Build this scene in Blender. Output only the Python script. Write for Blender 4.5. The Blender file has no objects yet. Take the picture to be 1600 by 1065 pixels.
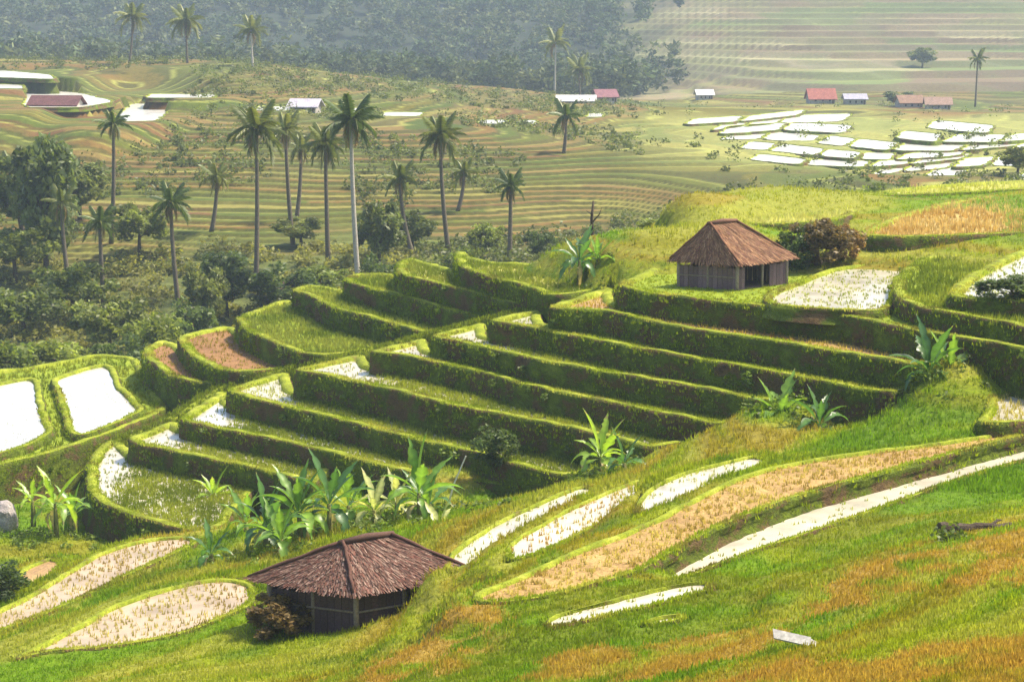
import bpy, math, random
import numpy as np
from mathutils import Vector, Matrix
from mathutils.geometry import tessellate_polygon
random.seed(7); rng = np.random.default_rng(7)
scene = bpy.context.scene
col = scene.collection
R = math.radians

# ---------------------------------------------------------------- camera, sky, sun, exposure
F = 2986.0                       # focal length in photo pixels (photo 1600 x 1065)
PITCH = math.atan(512.0 / F)     # camera looks down a little
CZ = 32.0                        # camera height above the datum
cam_d = bpy.data.cameras.new('camera'); cam = bpy.data.objects.new('camera', cam_d); col.objects.link(cam)
cam.location = (0, 0, CZ); cam.rotation_euler = (R(90) - PITCH, 0, 0)
cam_d.sensor_width = 36.0; cam_d.lens = 36.0 * F / 1600.0
cam_d.clip_start = 0.5; cam_d.clip_end = 4000
scene.camera = cam
scene.render.resolution_x = 1024; scene.render.resolution_y = 681

SUN_AZ, SUN_EL = R(72), R(57)    # azimuth clockwise from +Y (the view direction), elevation
world = bpy.data.worlds.new('World'); scene.world = world; world.use_nodes = True
wn = world.node_tree.nodes; wl = world.node_tree.links
bg = wn['Background']; bg.inputs['Strength'].default_value = 0.15
sky = wn.new('ShaderNodeTexSky'); sky.sky_type = 'NISHITA'; sky.sun_disc = False
sky.sun_elevation = SUN_EL; sky.sun_rotation = SUN_AZ
sky.air_density = 1.0; sky.dust_density = 4.0; sky.ozone_density = 1.0; sky.altitude = 600
wl.new(sky.outputs[0], bg.inputs[0])
sun_d = bpy.data.lights.new('sun', 'SUN'); sun = bpy.data.objects.new('sun', sun_d); col.objects.link(sun)
sun_d.energy = 4.3; sun_d.angle = R(5); sun_d.color = (1.0, 0.90, 0.71)
to_sun = Vector((math.sin(SUN_AZ) * math.cos(SUN_EL), math.cos(SUN_AZ) * math.cos(SUN_EL), math.sin(SUN_EL)))
sun.rotation_euler = to_sun.to_track_quat('Z', 'Y').to_euler(); sun.location = (30, 20, 80)
vs = scene.view_settings
vs.view_transform = 'Standard'; vs.look = 'None'; vs.gamma = 1.0; vs.use_curve_mapping = False
vs.exposure = 1.02
scene.cycles.use_denoising = True
scene.cycles.max_bounces = 6; scene.cycles.volume_bounces = 1; scene.cycles.transparent_max_bounces = 8

# ---------------------------------------------------------------- helpers
def tag(o, label=None, cat=None, group=None, kind=None):
    if label: o['label'] = label
    if cat: o['category'] = cat
    if group: o['group'] = group
    if kind: o['kind'] = kind
    return o
def ray(px, py):
    a = (px - 800.0) / F; b = (532.5 - py) / F
    c, s = math.cos(PITCH), math.sin(PITCH)
    return np.array([a, c + b * s, -s + b * c])
def at(px, py, z):               # pixel on the level z (relative to the camera)
    d = ray(px, py); t = z / d[2]
    return np.array([d[0] * t, d[1] * t])
def row_z(py, Y):                # height at distance Y seen in row py
    d = ray(800, py); return d[2] / d[1] * Y
def col_x(px, Y, py=400):
    d = ray(px, py); return d[0] / d[1] * Y
def px_of(x, y, z):
    c, s = math.cos(PITCH), math.sin(PITCH)
    f = y * c - z * s; u = y * s + z * c
    return 800 + F * x / f, 532.5 - F * u / f
def mesh(name, verts, faces, mat, parent=None, colors=None, smooth=False, mats=None, midx=None):
    me = bpy.data.meshes.new(name)
    verts = np.asarray(verts, dtype=np.float32).reshape(-1, 3)
    if isinstance(faces, np.ndarray):
        n, k = faces.shape
        me.vertices.add(len(verts)); me.vertices.foreach_set('co', verts.ravel())
        me.loops.add(n * k); me.loops.foreach_set('vertex_index', faces.astype(np.int32).ravel())
        me.polygons.add(n); me.polygons.foreach_set('loop_start', np.arange(0, n * k, k, dtype=np.int32))
        try: me.polygons.foreach_set('loop_total', np.full(n, k, dtype=np.int32))
        except Exception: pass
        me.update(calc_edges=True)
    else:
        me.from_pydata([tuple(map(float, v)) for v in verts], [], [tuple(int(i) for i in f) for f in faces])
    me.validate()
    if colors is not None:
        a = me.color_attributes.new('Col', 'FLOAT_COLOR', 'POINT')
        c4 = np.ones((len(verts), 4), dtype=np.float32); c4[:, :3] = colors
        a.data.foreach_set('color', c4.ravel())
    if smooth: me.polygons.foreach_set('use_smooth', np.ones(len(me.polygons), dtype=bool))
    for m in (mats or [mat]): me.materials.append(m)
    if midx is not None: me.polygons.foreach_set('material_index', np.asarray(midx, dtype=np.int32))
    me.update()
    o = bpy.data.objects.new(name, me); col.objects.link(o)
    if parent: o.parent = parent
    return o
def empty(name, loc, rz=0.0, sc=1.0):
    o = bpy.data.objects.new(name, None); col.objects.link(o); o.empty_display_size = 0.3
    o.location = (loc[0], loc[1], loc[2]); o.rotation_euler = (0, 0, rz); o.scale = (sc, sc, sc)
    return o
def child(name, me, parent, loc=(0, 0, 0), rot=(0, 0, 0), sc=(1, 1, 1)):
    o = bpy.data.objects.new(name, me); col.objects.link(o); o.parent = parent
    o.location = loc; o.rotation_euler = rot; o.scale = sc
    return o
class MB:                        # collects boxes / tubes / quads in one mesh
    def __init__(s): s.v = []; s.f = []; s.c = []
    def add(s, vs_, fs_, c=(1, 1, 1)):
        b = len(s.v); s.v += [tuple(v) for v in vs_]; s.f += [tuple(i + b for i in f) for f in fs_]; s.c += [c] * len(vs_)
    def box(s, cx, cy, cz, sx, sy, sz, c=(1, 1, 1), rz=0):
        ca, sa = math.cos(rz), math.sin(rz)
        vv = []
        for dz in (-.5, .5):
            for dx, dy in ((-.5, -.5), (.5, -.5), (.5, .5), (-.5, .5)):
                x, y = dx * sx, dy * sy
                vv.append((cx + x * ca - y * sa, cy + x * sa + y * ca, cz + dz * sz))
        s.add(vv, [(3, 2, 1, 0), (4, 5, 6, 7), (0, 1, 5, 4), (1, 2, 6, 5), (2, 3, 7, 6), (3, 0, 4, 7)], c)
    def tube(s, pts, rad, n=7, c=(1, 1, 1), cap=True):
        pts = [Vector(p) for p in pts]; rad = rad if hasattr(rad, '__len__') else [rad] * len(pts)
        vv = []; ff = []
        for i, p in enumerate(pts):
            t = (pts[min(i + 1, len(pts) - 1)] - pts[max(i - 1, 0)]).normalized()
            a = t.cross(Vector((0, 0, 1)) if abs(t.z) < .9 else Vector((1, 0, 0))).normalized(); b = t.cross(a)
            for k in range(n):
                w = 2 * math.pi * k / n
                vv.append(p + (a * math.cos(w) + b * math.sin(w)) * rad[i])
        for i in range(len(pts) - 1):
            for k in range(n):
                ff.append((i * n + k, i * n + (k + 1) % n, (i + 1) * n + (k + 1) % n, (i + 1) * n + k))
        if cap: ff.append(tuple(range((len(pts) - 1) * n, len(pts) * n))); ff.append(tuple(range(n - 1, -1, -1)))
        s.add(vv, ff, c)
    def build(s, name, mat, parent=None, smooth=False): return mesh(name, s.v, s.f, mat, parent, np.array(s.c), smooth)

# value noise
_perm = rng.random((257, 257)).astype(np.float64)
def vnoise(x, y):
    x = np.asarray(x, float); y = np.asarray(y, float)
    xi = np.floor(x).astype(int); yi = np.floor(y).astype(int); fx = x - xi; fy = y - yi
    fx = fx * fx * (3 - 2 * fx); fy = fy * fy * (3 - 2 * fy)
    a = _perm[xi % 256, yi % 256]; b = _perm[(xi + 1) % 256, yi % 256]
    c = _perm[xi % 256, (yi + 1) % 256]; d = _perm[(xi + 1) % 256, (yi + 1) % 256]
    return (a * (1 - fx) + b * fx) * (1 - fy) + (c * (1 - fx) + d * fx) * fy
def fbm(x, y, o=4):
    s = 0; a = .5; t = 0
    for i in range(o): s = s + a * vnoise(x * 2 ** i + 17.3 * i, y * 2 ** i + 5.1 * i); t += a; a *= .5
    return s / t
def sstep(a, b, x):
    t = np.clip((x - a) / (b - a), 0, 1); return t * t * (3 - 2 * t)
def inpoly(x, y, poly):
    x = np.asarray(x); y = np.asarray(y); r = np.zeros(x.shape, bool); n = len(poly)
    for i in range(n):
        x1, y1 = poly[i]; x2, y2 = poly[(i + 1) % n]
        if y1 == y2: continue
        cr = ((y1 > y) != (y2 > y)) & (x < (x2 - x1) * (y - y1) / (y2 - y1) + x1)
        r ^= cr
    return r
class TPS:
    def __init__(s, pts, lam=1e-3, k=(1, 1)):
        P = np.array([(p[0] * k[0], p[1] * k[1]) for p in pts]); z = np.array([p[2] for p in pts]); n = len(P); s.P = P; s.k = k
        d = np.linalg.norm(P[:, None] - P[None], axis=2)
        A = np.zeros((n + 3, n + 3)); A[:n, :n] = s.u(d) + lam * np.eye(n) * 100
        A[:n, n] = 1; A[:n, n + 1:] = P; A[n, :n] = 1; A[n + 1:, :n] = P.T
        s.w = np.linalg.solve(A, np.concatenate([z, [0, 0, 0]]))
    @staticmethod
    def u(r): return r * r * np.log(r + 1e-9)
    def __call__(s, x, y):
        x = np.asarray(x, float); sh = x.shape
        q = np.stack([x.ravel() * s.k[0], np.asarray(y, float).ravel() * s.k[1]], 1); out = np.empty(len(q)); n = len(s.P)
        for i in range(0, len(q), 20000):
            b = q[i:i + 20000]; d = np.sqrt(((b[:, None] - s.P[None]) ** 2).sum(2))
            out[i:i + 20000] = s.u(d) @ s.w[:n] + s.w[n] + b @ s.w[n + 1:]
        return out.reshape(sh)

# ---------------------------------------------------------------- materials
def newmat(name):
    m = bpy.data.materials.new(name); m.use_nodes = True
    n = m.node_tree.nodes; l = m.node_tree.links
    return m, n, l, n['Principled BSDF']
def ramp(n, stops):
    r = n.new('ShaderNodeValToRGB'); e = r.color_ramp.elements
    e[0].position, e[0].color = stops[0][0], (*stops[0][1], 1); e[1].position, e[1].color = stops[-1][0], (*stops[-1][1], 1)
    for p, c in stops[1:-1]:
        k = e.new(p); k.color = (*c, 1)
    return r
def noise(n, l, scale, detail=4, vec=None, rough=.6):
    t = n.new('ShaderNodeTexNoise'); t.inputs['Scale'].default_value = scale; t.inputs['Detail'].default_value = detail
    t.inputs['Roughness'].default_value = rough
    if vec is not None: l.new(vec, t.inputs['Vector'])
    return t
def mul(n, l, a, b, fac=1.0, mode='MULTIPLY'):
    x = n.new('ShaderNodeMix'); x.data_type = 'RGBA'; x.blend_type = mode; x.inputs[0].default_value = fac
    l.new(a, x.inputs[6])
    if hasattr(b, 'is_linked'): l.new(b, x.inputs[7])
    else: x.inputs[7].default_value = (*b, 1)
    return x.outputs[2]
def objpos(n):
    return n.new('ShaderNodeNewGeometry').outputs['Position']
def bump(n, l, h, p, strength=.5, dist=.1):
    b = n.new('ShaderNodeBump'); b.inputs['Strength'].default_value = strength; b.inputs['Distance'].default_value = dist
    l.new(h, b.inputs['Height']); l.new(b.outputs[0], p.inputs['Normal'])
def m_noise(name, stops, scale=1.5, rough=.95, fine=12.0, bs=.6, bd=.1, stretch=(1, 1, 1), spec=.2):
    m, n, l, p = newmat(name); pos = objpos(n)
    mp = n.new('ShaderNodeMapping'); mp.inputs['Scale'].default_value = stretch; l.new(pos, mp.inputs['Vector'])
    a = noise(n, l, scale, 6, mp.outputs[0], .7); r = ramp(n, stops); l.new(a.outputs[0], r.inputs[0])
    f = noise(n, l, fine, 5, mp.outputs[0], .7); rf = ramp(n, [(.3, (.55, .55, .55)), (.7, (1.3, 1.3, 1.3))]); l.new(f.outputs[0], rf.inputs[0])
    l.new(mul(n, l, r.outputs[0], rf.outputs[0]), p.inputs['Base Color'])
    p.inputs['Roughness'].default_value = rough; p.inputs['Specular IOR Level'].default_value = spec
    bump(n, l, f.outputs[0], p, bs, bd)
    return m
def m_vcol(name, fine=6.0, amt=.5, rough=.95, bs=.6, bd=.15, spec=.15):
    m, n, l, p = newmat(name); pos = objpos(n)
    a = n.new('ShaderNodeVertexColor'); a.layer_name = 'Col'
    f = noise(n, l, fine, 6, pos, .75); rf = ramp(n, [(.3, (1 - amt,) * 3), (.7, (1 + amt,) * 3)]); l.new(f.outputs[0], rf.inputs[0])
    l.new(mul(n, l, a.outputs[0], rf.outputs[0]), p.inputs['Base Color'])
    p.inputs['Roughness'].default_value = rough; p.inputs['Specular IOR Level'].default_value = spec
    bump(n, l, f.outputs[0], p, bs, bd)
    return m
def m_leaf(name, rough=.55, trans=.4, spec=.3, obj_tint=.25):
    m, n, l, p = newmat(name)
    a = n.new('ShaderNodeVertexColor'); a.layer_name = 'Col'
    oi = n.new('ShaderNodeObjectInfo'); rr = ramp(n, [(0, (1 - obj_tint, 1 - obj_tint * .6, 1 - obj_tint)), (1, (1 + obj_tint, 1 + obj_tint, 1.0))])
    l.new(oi.outputs['Random'], rr.inputs[0])
    c = mul(n, l, a.outputs[0], rr.outputs[0])
    l.new(c, p.inputs['Base Color']); p.inputs['Roughness'].default_value = rough; p.inputs['Specular IOR Level'].default_value = spec
    t = n.new('ShaderNodeBsdfTranslucent'); l.new(mul(n, l, c, (1.5, 1.5, .8)), t.inputs['Color'])
    mx = n.new('ShaderNodeMixShader'); mx.inputs[0].default_value = trans
    l.new(p.outputs[0], mx.inputs[1]); l.new(t.outputs[0], mx.inputs[2]); l.new(mx.outputs[0], n['Material Output'].inputs['Surface'])
    return m
def m_water(name, base=(.46, .44, .40), rough=.10):
    m, n, l, p = newmat(name); pos = objpos(n)
    f = noise(n, l, .7, 5, pos, .6); r = ramp(n, [(.3, tuple(c * .7 for c in base)), (.7, tuple(c * 1.25 for c in base))]); l.new(f.outputs[0], r.inputs[0])
    l.new(r.outputs[0], p.inputs['Base Color']); p.inputs['Roughness'].default_value = rough; p.inputs['IOR'].default_value = 1.33
    p.inputs['Specular IOR Level'].default_value = .5
    g = noise(n, l, 4.0, 3, pos, .5); bump(n, l, g.outputs[0], p, .15, .03)
    return m
M = {}
M['ground'] = m_vcol('ground_cover', 5.0, .45)
M['far'] = m_vcol('far_fields', 1.2, .35, bs=.4, bd=.3)
M['far_hill'] = m_vcol('striped_hill', .5, .3, bs=.4, bd=.4)
M['riser'] = m_noise('bank_earth_and_grass', [(.32, (.08, .048, .022)), (.43, (.14, .090, .034)), (.50, (.085, .105, .010)), (.60, (.125, .17, .010)), (.75, (.22, .26, .022))], .7, fine=9, stretch=(1, 1, 1.6), bs=.9, bd=.15)
M['bund'] = m_noise('bund_grass', [(.32, (.15, .12, .03)), (.42, (.17, .21, .012)), (.55, (.26, .30, .018)), (.7, (.38, .39, .06))], 1.3, fine=14)
M['grass'] = m_leaf('grass_blades', .7, .45, .15, .0)
M['water'] = m_water('paddy_water')
M['water_far'] = m_water('far_paddy_water', (.58, .56, .50), .18)  # silty base, lightened to carry part of the sky's white reflection
M['mud_pale'] = m_water('wet_pale_mud', (.43, .395, .31), .2)
M['mud_tan'] = m_water('wet_tan_mud', (.36, .28, .19), .4)
M['soil'] = m_noise('pinkish_soil', [(.3, (.25, .15, .06)), (.55, (.38, .25, .09)), (.8, (.46, .35, .13))], 1.0, .9, fine=9)
M['mud_orange'] = m_noise('ochre_mud', [(.3, (.26, .15, .06)), (.55, (.38, .24, .09)), (.75, (.45, .34, .16))], 1.1, .6, fine=10, spec=.4)
M['mud_red'] = m_noise('reddish_soil', [(.3, (.17, .085, .035)), (.6, (.28, .15, .06)), (.8, (.30, .22, .07))], 1.0, .8, fine=10)
M['straw'] = m_noise('straw_stubble_ground', [(.3, (.24, .17, .05)), (.55, (.40, .29, .09)), (.8, (.50, .40, .16))], .9, fine=12)
M['field_green'] = m_noise('young_rice_ground', [(.3, (.14, .20, .008)), (.6, (.24, .30, .02)), (.8, (.34, .36, .06))], .9, fine=12)
M['field_yellow'] = m_noise('ripening_rice_ground', [(.3, (.26, .26, .06)), (.6, (.42, .40, .12)), (.8, (.55, .50, .22))], .6, fine=8)
M['leaf'] = m_leaf('leaves', .5, .40, .35)
M['banana'] = m_leaf('banana_leaf', .35, .45, .5)
M['frond'] = m_leaf('palm_frond', .45, .3, .4)
M['forest'] = m_leaf('forest_leaves', .7, .2, .1, .0)
M['bark'] = m_noise('palm_bark', [(.3, (.34, .30, .24)), (.6, (.52, .47, .39)), (.8, (.62, .57, .48))], 3, fine=20, stretch=(1, 1, 4))
M['bark_mid'] = m_noise('grey_palm_bark', [(.3, (.10, .085, .06)), (.6, (.18, .15, .105)), (.8, (.25, .21, .15))], 3, fine=20, stretch=(1, 1, 4))
M['bark_dark'] = m_noise('tree_bark', [(.3, (.05, .035, .022)), (.7, (.13, .10, .07))], 4, fine=20)
M['stem'] = m_noise('banana_stem', [(.3, (.10, .10, .03)), (.6, (.20, .20, .06)), (.8, (.24, .17, .08))], 3, fine=15, stretch=(1, 1, .4))
M['thatch'] = m_vcol('thatch_strands', 30, .4, .9, .5, .03)
M['thatch_base'] = m_noise('thatch_bed', [(.3, (.05, .025, .018)), (.7, (.13, .07, .05))], 6, fine=25)
M['wood'] = m_vcol('weathered_wood', 18, .45, .85, .5, .02)
M['bamboo'] = m_vcol('woven_bamboo', 22, .4, .8, .4, .02)
M['white'] = m_noise('bleached_board', [(.3, (.42, .39, .33)), (.7, (.62, .58, .50))], 3, fine=9, bs=.3, bd=.02)
M['stone'] = m_noise('pale_stone', [(.3, (.22, .19, .18)), (.7, (.48, .42, .40))], 3, fine=14)
M['plaster'] = m_noise('plaster', [(.3, (.30, .27, .23)), (.7, (.48, .44, .38))], .8, fine=4, bs=.2, bd=.02)
M['glass'] = m_noise('dark_panes', [(.3, (.02, .025, .03)), (.7, (.05, .05, .06))], 1, .2, spec=.5)
def m_roof(name, c):
    return m_noise(name, [(.3, tuple(x * .7 for x in c)), (.7, tuple(x * 1.2 for x in c))], 1.2, fine=6, bs=.5, bd=.05)

# ---------------------------------------------------------------- terrace data (photo pixels on level planes)
LV = dict(a=-11.6, b=-12.55, c=-13.5, d=-14.4, e=-15.3, f=-16.2, g=-17.45, h=-18.35, i=-19.1, j=-20.0)
FR = dict(
 a=[(963,447),(1010,458),(1080,467),(1173,478),(1302,492),(1390,510),(1500,530),(1600,549),(1700,570)],
 b=[(852,482),(900,485),(957,490),(1080,517),(1180,530),(1300,550),(1418,570),(1440,573)],
 c=[(761,503),(800,507),(856,518),(940,535),(1080,561),(1215,584),(1372,613),(1395,617)],
 d=[(670,527),(710,533),(765,546),(835,563),(888,573),(1080,606),(1180,626),(1200,629)],
 e=[(574,552),(620,556),(670,564),(750,583),(835,606),(960,632),(1080,657),(1125,665)],
 f=[(455,579),(490,585),(530,592),(604,609),(695,632),(835,659),(905,675),(1010,702)],
 g=[(354,609),(385,622),(473,643),(560,664),(625,682),(730,706),(860,742),(880,746)],
 h=[(278,656),(300,662),(354,673),(455,694),(525,711),(625,737),(650,743)],
 i=[(198,689),(235,699),(300,713),(400,733),(468,753),(490,759)],
 j=[(165,690),(143,715),(136,745),(142,770),(165,790),(227,814),(297,828),(335,836)])
ORDER = 'jihgfedcba'
LV2 = dict(k=-18.3, l=-17.5, m=-16.5, n=-15.45, o=-14.5, p=-13.5, q=-12.6)
FR2 = dict(
 k=[(224,545),(234,565),(268,588),(320,600),(372,598)],
 l=[(278,530),(290,548),(318,568),(367,582),(440,578)],
 m=[(368,498),(385,515),(425,535),(490,557),(565,550)],
 n=[(455,455),(480,462),(520,482),(560,492),(640,515),(668,522)],
 o=[(537,437),(560,447),(620,462),(695,484),(755,497)],
 p=[(622,412),(626,430),(680,444),(744,460),(800,476),(845,480)],
 q=[(714,406),(725,420),(765,434),(820,448),(875,464),(955,448)])
PATH = [(-60,748,-21.0),(0,733,-20.7),(100,708,-20.3),(198,682,-19.8),(277,648,-18.95),(354,602,-18.15),(455,574,-17.2),(574,547,-16.0),(670,521,-15.1),(761,497,-14.2),(852,476,-13.3),(963,441,-12.35),(1010,432,-11.9)]

FG_STRAW = ([(735,944),(820,938),(900,920),(1000,892),(1050,863),(1160,807),(1300,760),(1500,706),(1600,680),(1720,650)], [(1720,640),(1600,667),(1500,687),(1300,713),(1160,744),(1000,822),(900,860),(800,905),(740,926)], -13.5)
FG_W2 = ([(1030,912),(1090,894),(1160,867),(1300,820),(1400,785),(1500,749),(1600,720),(1720,690)], [(1720,650),(1600,680),(1500,706),(1300,762),(1160,812),(1042,880)], -13.92)
FG = [([(698,896),(745,880),(800,852),(862,815),(910,788),(940,764)], [(910,757),(830,790),(760,825),(702,868)], -15.0),
      ([(792,878),(830,868),(885,846),(935,820),(985,794),(1012,768)], [(1000,747),(920,780),(850,815),(795,848)], -14.5),
      ([(992,804),(1040,793),(1100,765),(1150,742),(1210,720)], [(1180,710),(1100,730),(1050,745),(1000,773)], -14.0),
      ([(850,984),(955,961),(1050,937),(1125,918)], [(1112,904),(1040,916),(950,938),(852,964)], -13.15),
      ([(1000,978),(1040,974),(1075,966)], [(1070,957),(1005,967)], -12.75),
      ([(640,1003),(670,1001),(700,994)], [(695,985),(645,992)], -14.4),
      ([(15,1034),(75,1018),(170,1010),(285,990),(400,942)], [(402,913),(350,901),(285,912),(185,942),(90,993),(18,1028)], -16.95),
      ([(-60,1010),(20,978),(100,947),(175,910),(262,870),(315,846)], [(295,836),(225,843),(145,868),(58,922),(-60,980)], -18.65),
      ([(20,925),(70,905),(105,878)], [(80,868),(30,890)], -19.4),
      (FG_W2[0], [], -13.92), (FG_STRAW[0][:4], FG_STRAW[1][1:], -13.5)]
# ---------------------------------------------------------------- near ground
cp = []
def C(px, py, z): x, y = at(px, py, z); cp.append((x, y, z))
for k in ORDER:                                  # keep the ground below the terraces, level with them where they run out
    pts = FR[k]; z = LV[k]
    for t in (1, len(pts) // 2, len(pts) - 2): x, y = at(*pts[t], z); cp.append((x, y + .4, z - 1.7))
    if k != 'a': x, y = at(*pts[-1], z); cp.append((x + .5, y, z + .12))
for k, z in LV2.items():
    pts = FR2[k]
    for t in (1, len(pts) - 2): x, y = at(*pts[t], z); cp.append((x, y + .4, z - 1.6))
    x, y = at(*pts[0], z); cp.append((x - 3.2, y + 3.5, z - 3.2))
for p in PATH: C(p[0], p[1], p[2] - 1.6)
for (f_, b_, z_) in FG:
    for q in f_[::2]: x, y = at(*q, z_); cp.append((x, y - .6, z_ - .05))
    for q in b_[1:-1:2]: x, y = at(*q, z_); cp.append((x, y + .8, z_ - .3))
for p in [(140,840,-21.2),(300,850,-20.9),(0,800,-21.3),(-60,860,-21),(60,900,-19.8),(480,800,-19.7),(600,790,-19.3),(760,790,-18.6),(880,765,-17.9),
          (1010,722,-16.6),(1130,692,-16.0),(1300,672,-15.0),(1400,650,-14.4),(1500,650,-13.5),(1600,600,-13.1),(1600,640,-13.4),
          (480,990,-16.45),(650,955,-16.3),(390,970,-16.7),(760,930,-15.2),(0,1000,-18.2),(0,1065,-17.0),(300,1065,-15.1),(600,1065,-13.6),(800,1065,-12.5),(1200,1065,-10.4),(1600,1065,-8.7),
          (1600,900,-10.8),(1600,800,-12.6),(1350,870,-12.5),(1150,930,-12.7),(1000,980,-12.9),(850,990,-13.7),(1400,950,-11.3),
          (300,940,-17.0),(150,1000,-17.4),(160,890,-18.9),(330,870,-18.3),
          (800,875,-14.6),(900,830,-14.3),(1000,800,-14.2),(720,880,-15.6),(930,765,-15.6),(1100,720,-15.2),(1250,690,-14.6),
          (1300,395,-11.0),(1500,392,-10.7),(1200,352,-10.75),(1500,340,-10.5),(1300,300,-10.4),(1600,300,-10.2),(1600,390,-10.5),(1100,312,-10.9),
          (1000,405,-11.2),(940,410,-11.5),(900,385,-11.6),(1020,360,-11.1),(1180,470,-12.4),(1350,470,-12.4),(1550,520,-12.2),
          (40,660,-19.9),(150,630,-19.9),(30,600,-19.9),(140,580,-20.0),(-80,660,-20.5)]: C(*p)
for x, y, z in [(0, 0, -1.75), (14, 0, -1.2), (-14, 0, -3.2), (0, -30, 6), (30, -30, 9), (-30, -30, 3), (26, 20, -5.2), (-22, 20, -11), (-30, 45, -19.5), (-38, 70, -22),
                (34, 45, -9.5), (36, 70, -9.8), (40, 95, -8.8), (45, 118, -9.5), (-38, 112, -23.5), (-45, 92, -22.5), (-22, 118, -24), (-8, 118, -22.5), (2, 112, -18.0), (6, 122, -17.5), (-55, 125, -25),
                (14, 128, -14.5), (24, 130, -13.0), (40, 132, -12.5), (-30, 135, -25.5), (-10, 135, -24), (4, 136, -20.5)]:
    cp.append((x, y, z))
Hn_tps = TPS(cp, 2e-3)
def poly(pts, z): return [at(px, py, z) for px, py in pts]
def lev(k): return poly(FR[k], LV[k])
def lev2(k): return poly(FR2[k], LV2[k])
o2 = 'klmnopq'; ZP = -19.7
def tip(k):                                      # the field's tip beside the path, left of the next bank
    nx = ORDER[ORDER.index(k) + 1]; x, y = FR[nx][0]; return at(x - 5, y + 2, LV[k])
CAPS = []                                        # the ground stays under the field surfaces
for q, k in enumerate(ORDER[:-1]): CAPS.append((np.array(lev(k) + [p + np.array([0, 1.3]) for p in lev(ORDER[q + 1]) if p[0] < lev(k)[-1][0] + 2][::-1] + [tip(k)]), LV[k] - .7))
CAPS.append((np.array(lev('a') + poly([(1700,470),(1440,440),(1240,432),(1150,428),(1060,425),(985,438)], LV['a'])), LV['a'] - .6))
for q, k in enumerate(o2[:-1]): CAPS.append((np.array(lev2(k) + [p + np.array([0, 1.6]) for p in lev2(o2[q + 1])][::-1]), LV2[k] - .7))
CAPS.append((np.array(poly([(-130,780),(0,728),(100,703),(200,668),(262,640),(215,560),(150,556),(60,572),(-130,596)], ZP)), ZP - .8))
for (f_, b_, z_) in FG[:9] + [(*FG_W2[:2], -13.92), (*FG_STRAW[:2], -13.5)]: CAPS.append((np.array(poly(f_ + b_, z_)), z_ - .3))
SHORE = [(poly(f_ + b_ + f_[:1], z_), z_) for f_, b_, z_ in FG[:9]] + [(poly(FG_W2[0], -13.92), -13.92), (poly(FG_STRAW[1] + FG_STRAW[0][:4], -13.5), -13.5)]
def shore(x, y, h):                              # the slope meets the rims of the strip fields
    for P, z in SHORE:
        P = np.array(P); sel = (x > P[:, 0].min() - 2) & (x < P[:, 0].max() + 2) & (y > P[:, 1].min() - 2) & (y < P[:, 1].max() + 2)
        if not sel.any(): continue
        q = np.stack([x[sel], y[sel]], 1); d = np.full(len(q), 9.)
        for a, b in zip(P[:-1], P[1:]):
            ab = b - a; t = np.clip(((q - a) @ ab) / (ab @ ab + 1e-9), 0, 1); d = np.minimum(d, np.linalg.norm(q - a - t[:, None] * ab, axis=1))
        w = sstep(1.5, .3, d); h = h.copy(); h[sel] = h[sel] * (1 - w) + (z - .02) * w
    return h
def capped(x, y, h):
    h = shore(x, y, h)
    for P, z in CAPS:
        if P[:, 1].min() > np.max(y) or P[:, 1].max() < np.min(y): continue
        h = np.where(inpoly(x, y, P), np.minimum(h, z), h)
    return h
# ---------------------------------------------------------------- far ground
fp = []
def Cf(px, py, Y): fp.append((col_x(px, Y, py), Y, row_z(py, Y)))
for p in [(0,560,138),(300,560,140),(600,440,150),(100,470,160),(400,440,160),(0,400,172),(300,390,172),(600,390,172),(800,385,172),(950,350,185),(1100,300,190),(1300,286,190),(1600,280,190),
          (0,300,196),(250,300,196),(500,300,195),(750,310,194),(0,210,232),(250,215,230),(500,215,230),(750,215,234),(1000,225,246),(1200,255,218),(1450,268,208),(1650,268,208),
          (1200,215,262),(1400,215,262),(1600,215,262),(1100,180,312),(1400,180,315),(1650,180,315),(900,178,298),(700,165,288),(500,152,280),(300,140,276),(100,138,276),(-100,140,276),
          (100,100,335),(250,92,340),(500,116,345),(700,136,362),(900,152,388),(1050,165,400),(1200,166,410),(1400,164,410),(1600,162,410),(1700,162,410),
          (1200,100,530),(1400,100,530),(1600,100,530),(1150,50,620),(1400,50,620),(1650,50,620),(1150,-25,760),(1400,-25,760),(1700,-25,760)]: Cf(*p)
fp += [(-70, 150, -25.5), (60, 150, -15.5), (90, 190, -15), (-110, 230, -14.5), (130, 260, -15), (-60, 480, -17), (0, 500, -22), (-150, 480, -15), (-200, 560, -28), (-80, 570, -27), (-10, 570, -26), (30, 560, -23),
       (-200, 760, 2), (-80, 760, 2), (20, 770, 1), (-200, 860, 11), (0, 860, 11), (200, 860, 13), (-250, 1000, 4), (0, 1000, 4), (250, 1000, 5), (-150, 660, -14), (0, 660, -14), (-260, 400, -12), (260, 400, -12), (330, 620, -5), (330, 800, 8), (-330, 700, -8)]
Hf_tps = TPS(fp, 2e-3, (1.6, 1))
def terr(h, step, sharp=.28):
    k = np.floor(h / step); f = h / step - k
    return step * (k + sstep(1 - sharp, 1, f)), k, f
def Hbase(x, y):
    x = np.asarray(x, float); y = np.asarray(y, float)
    w = sstep(114, 134, y)
    return np.where(w < 1, Hn_tps(x, y), 0) * (1 - w) + np.where(w > 0, Hf_tps(x, y), 0) * w
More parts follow.
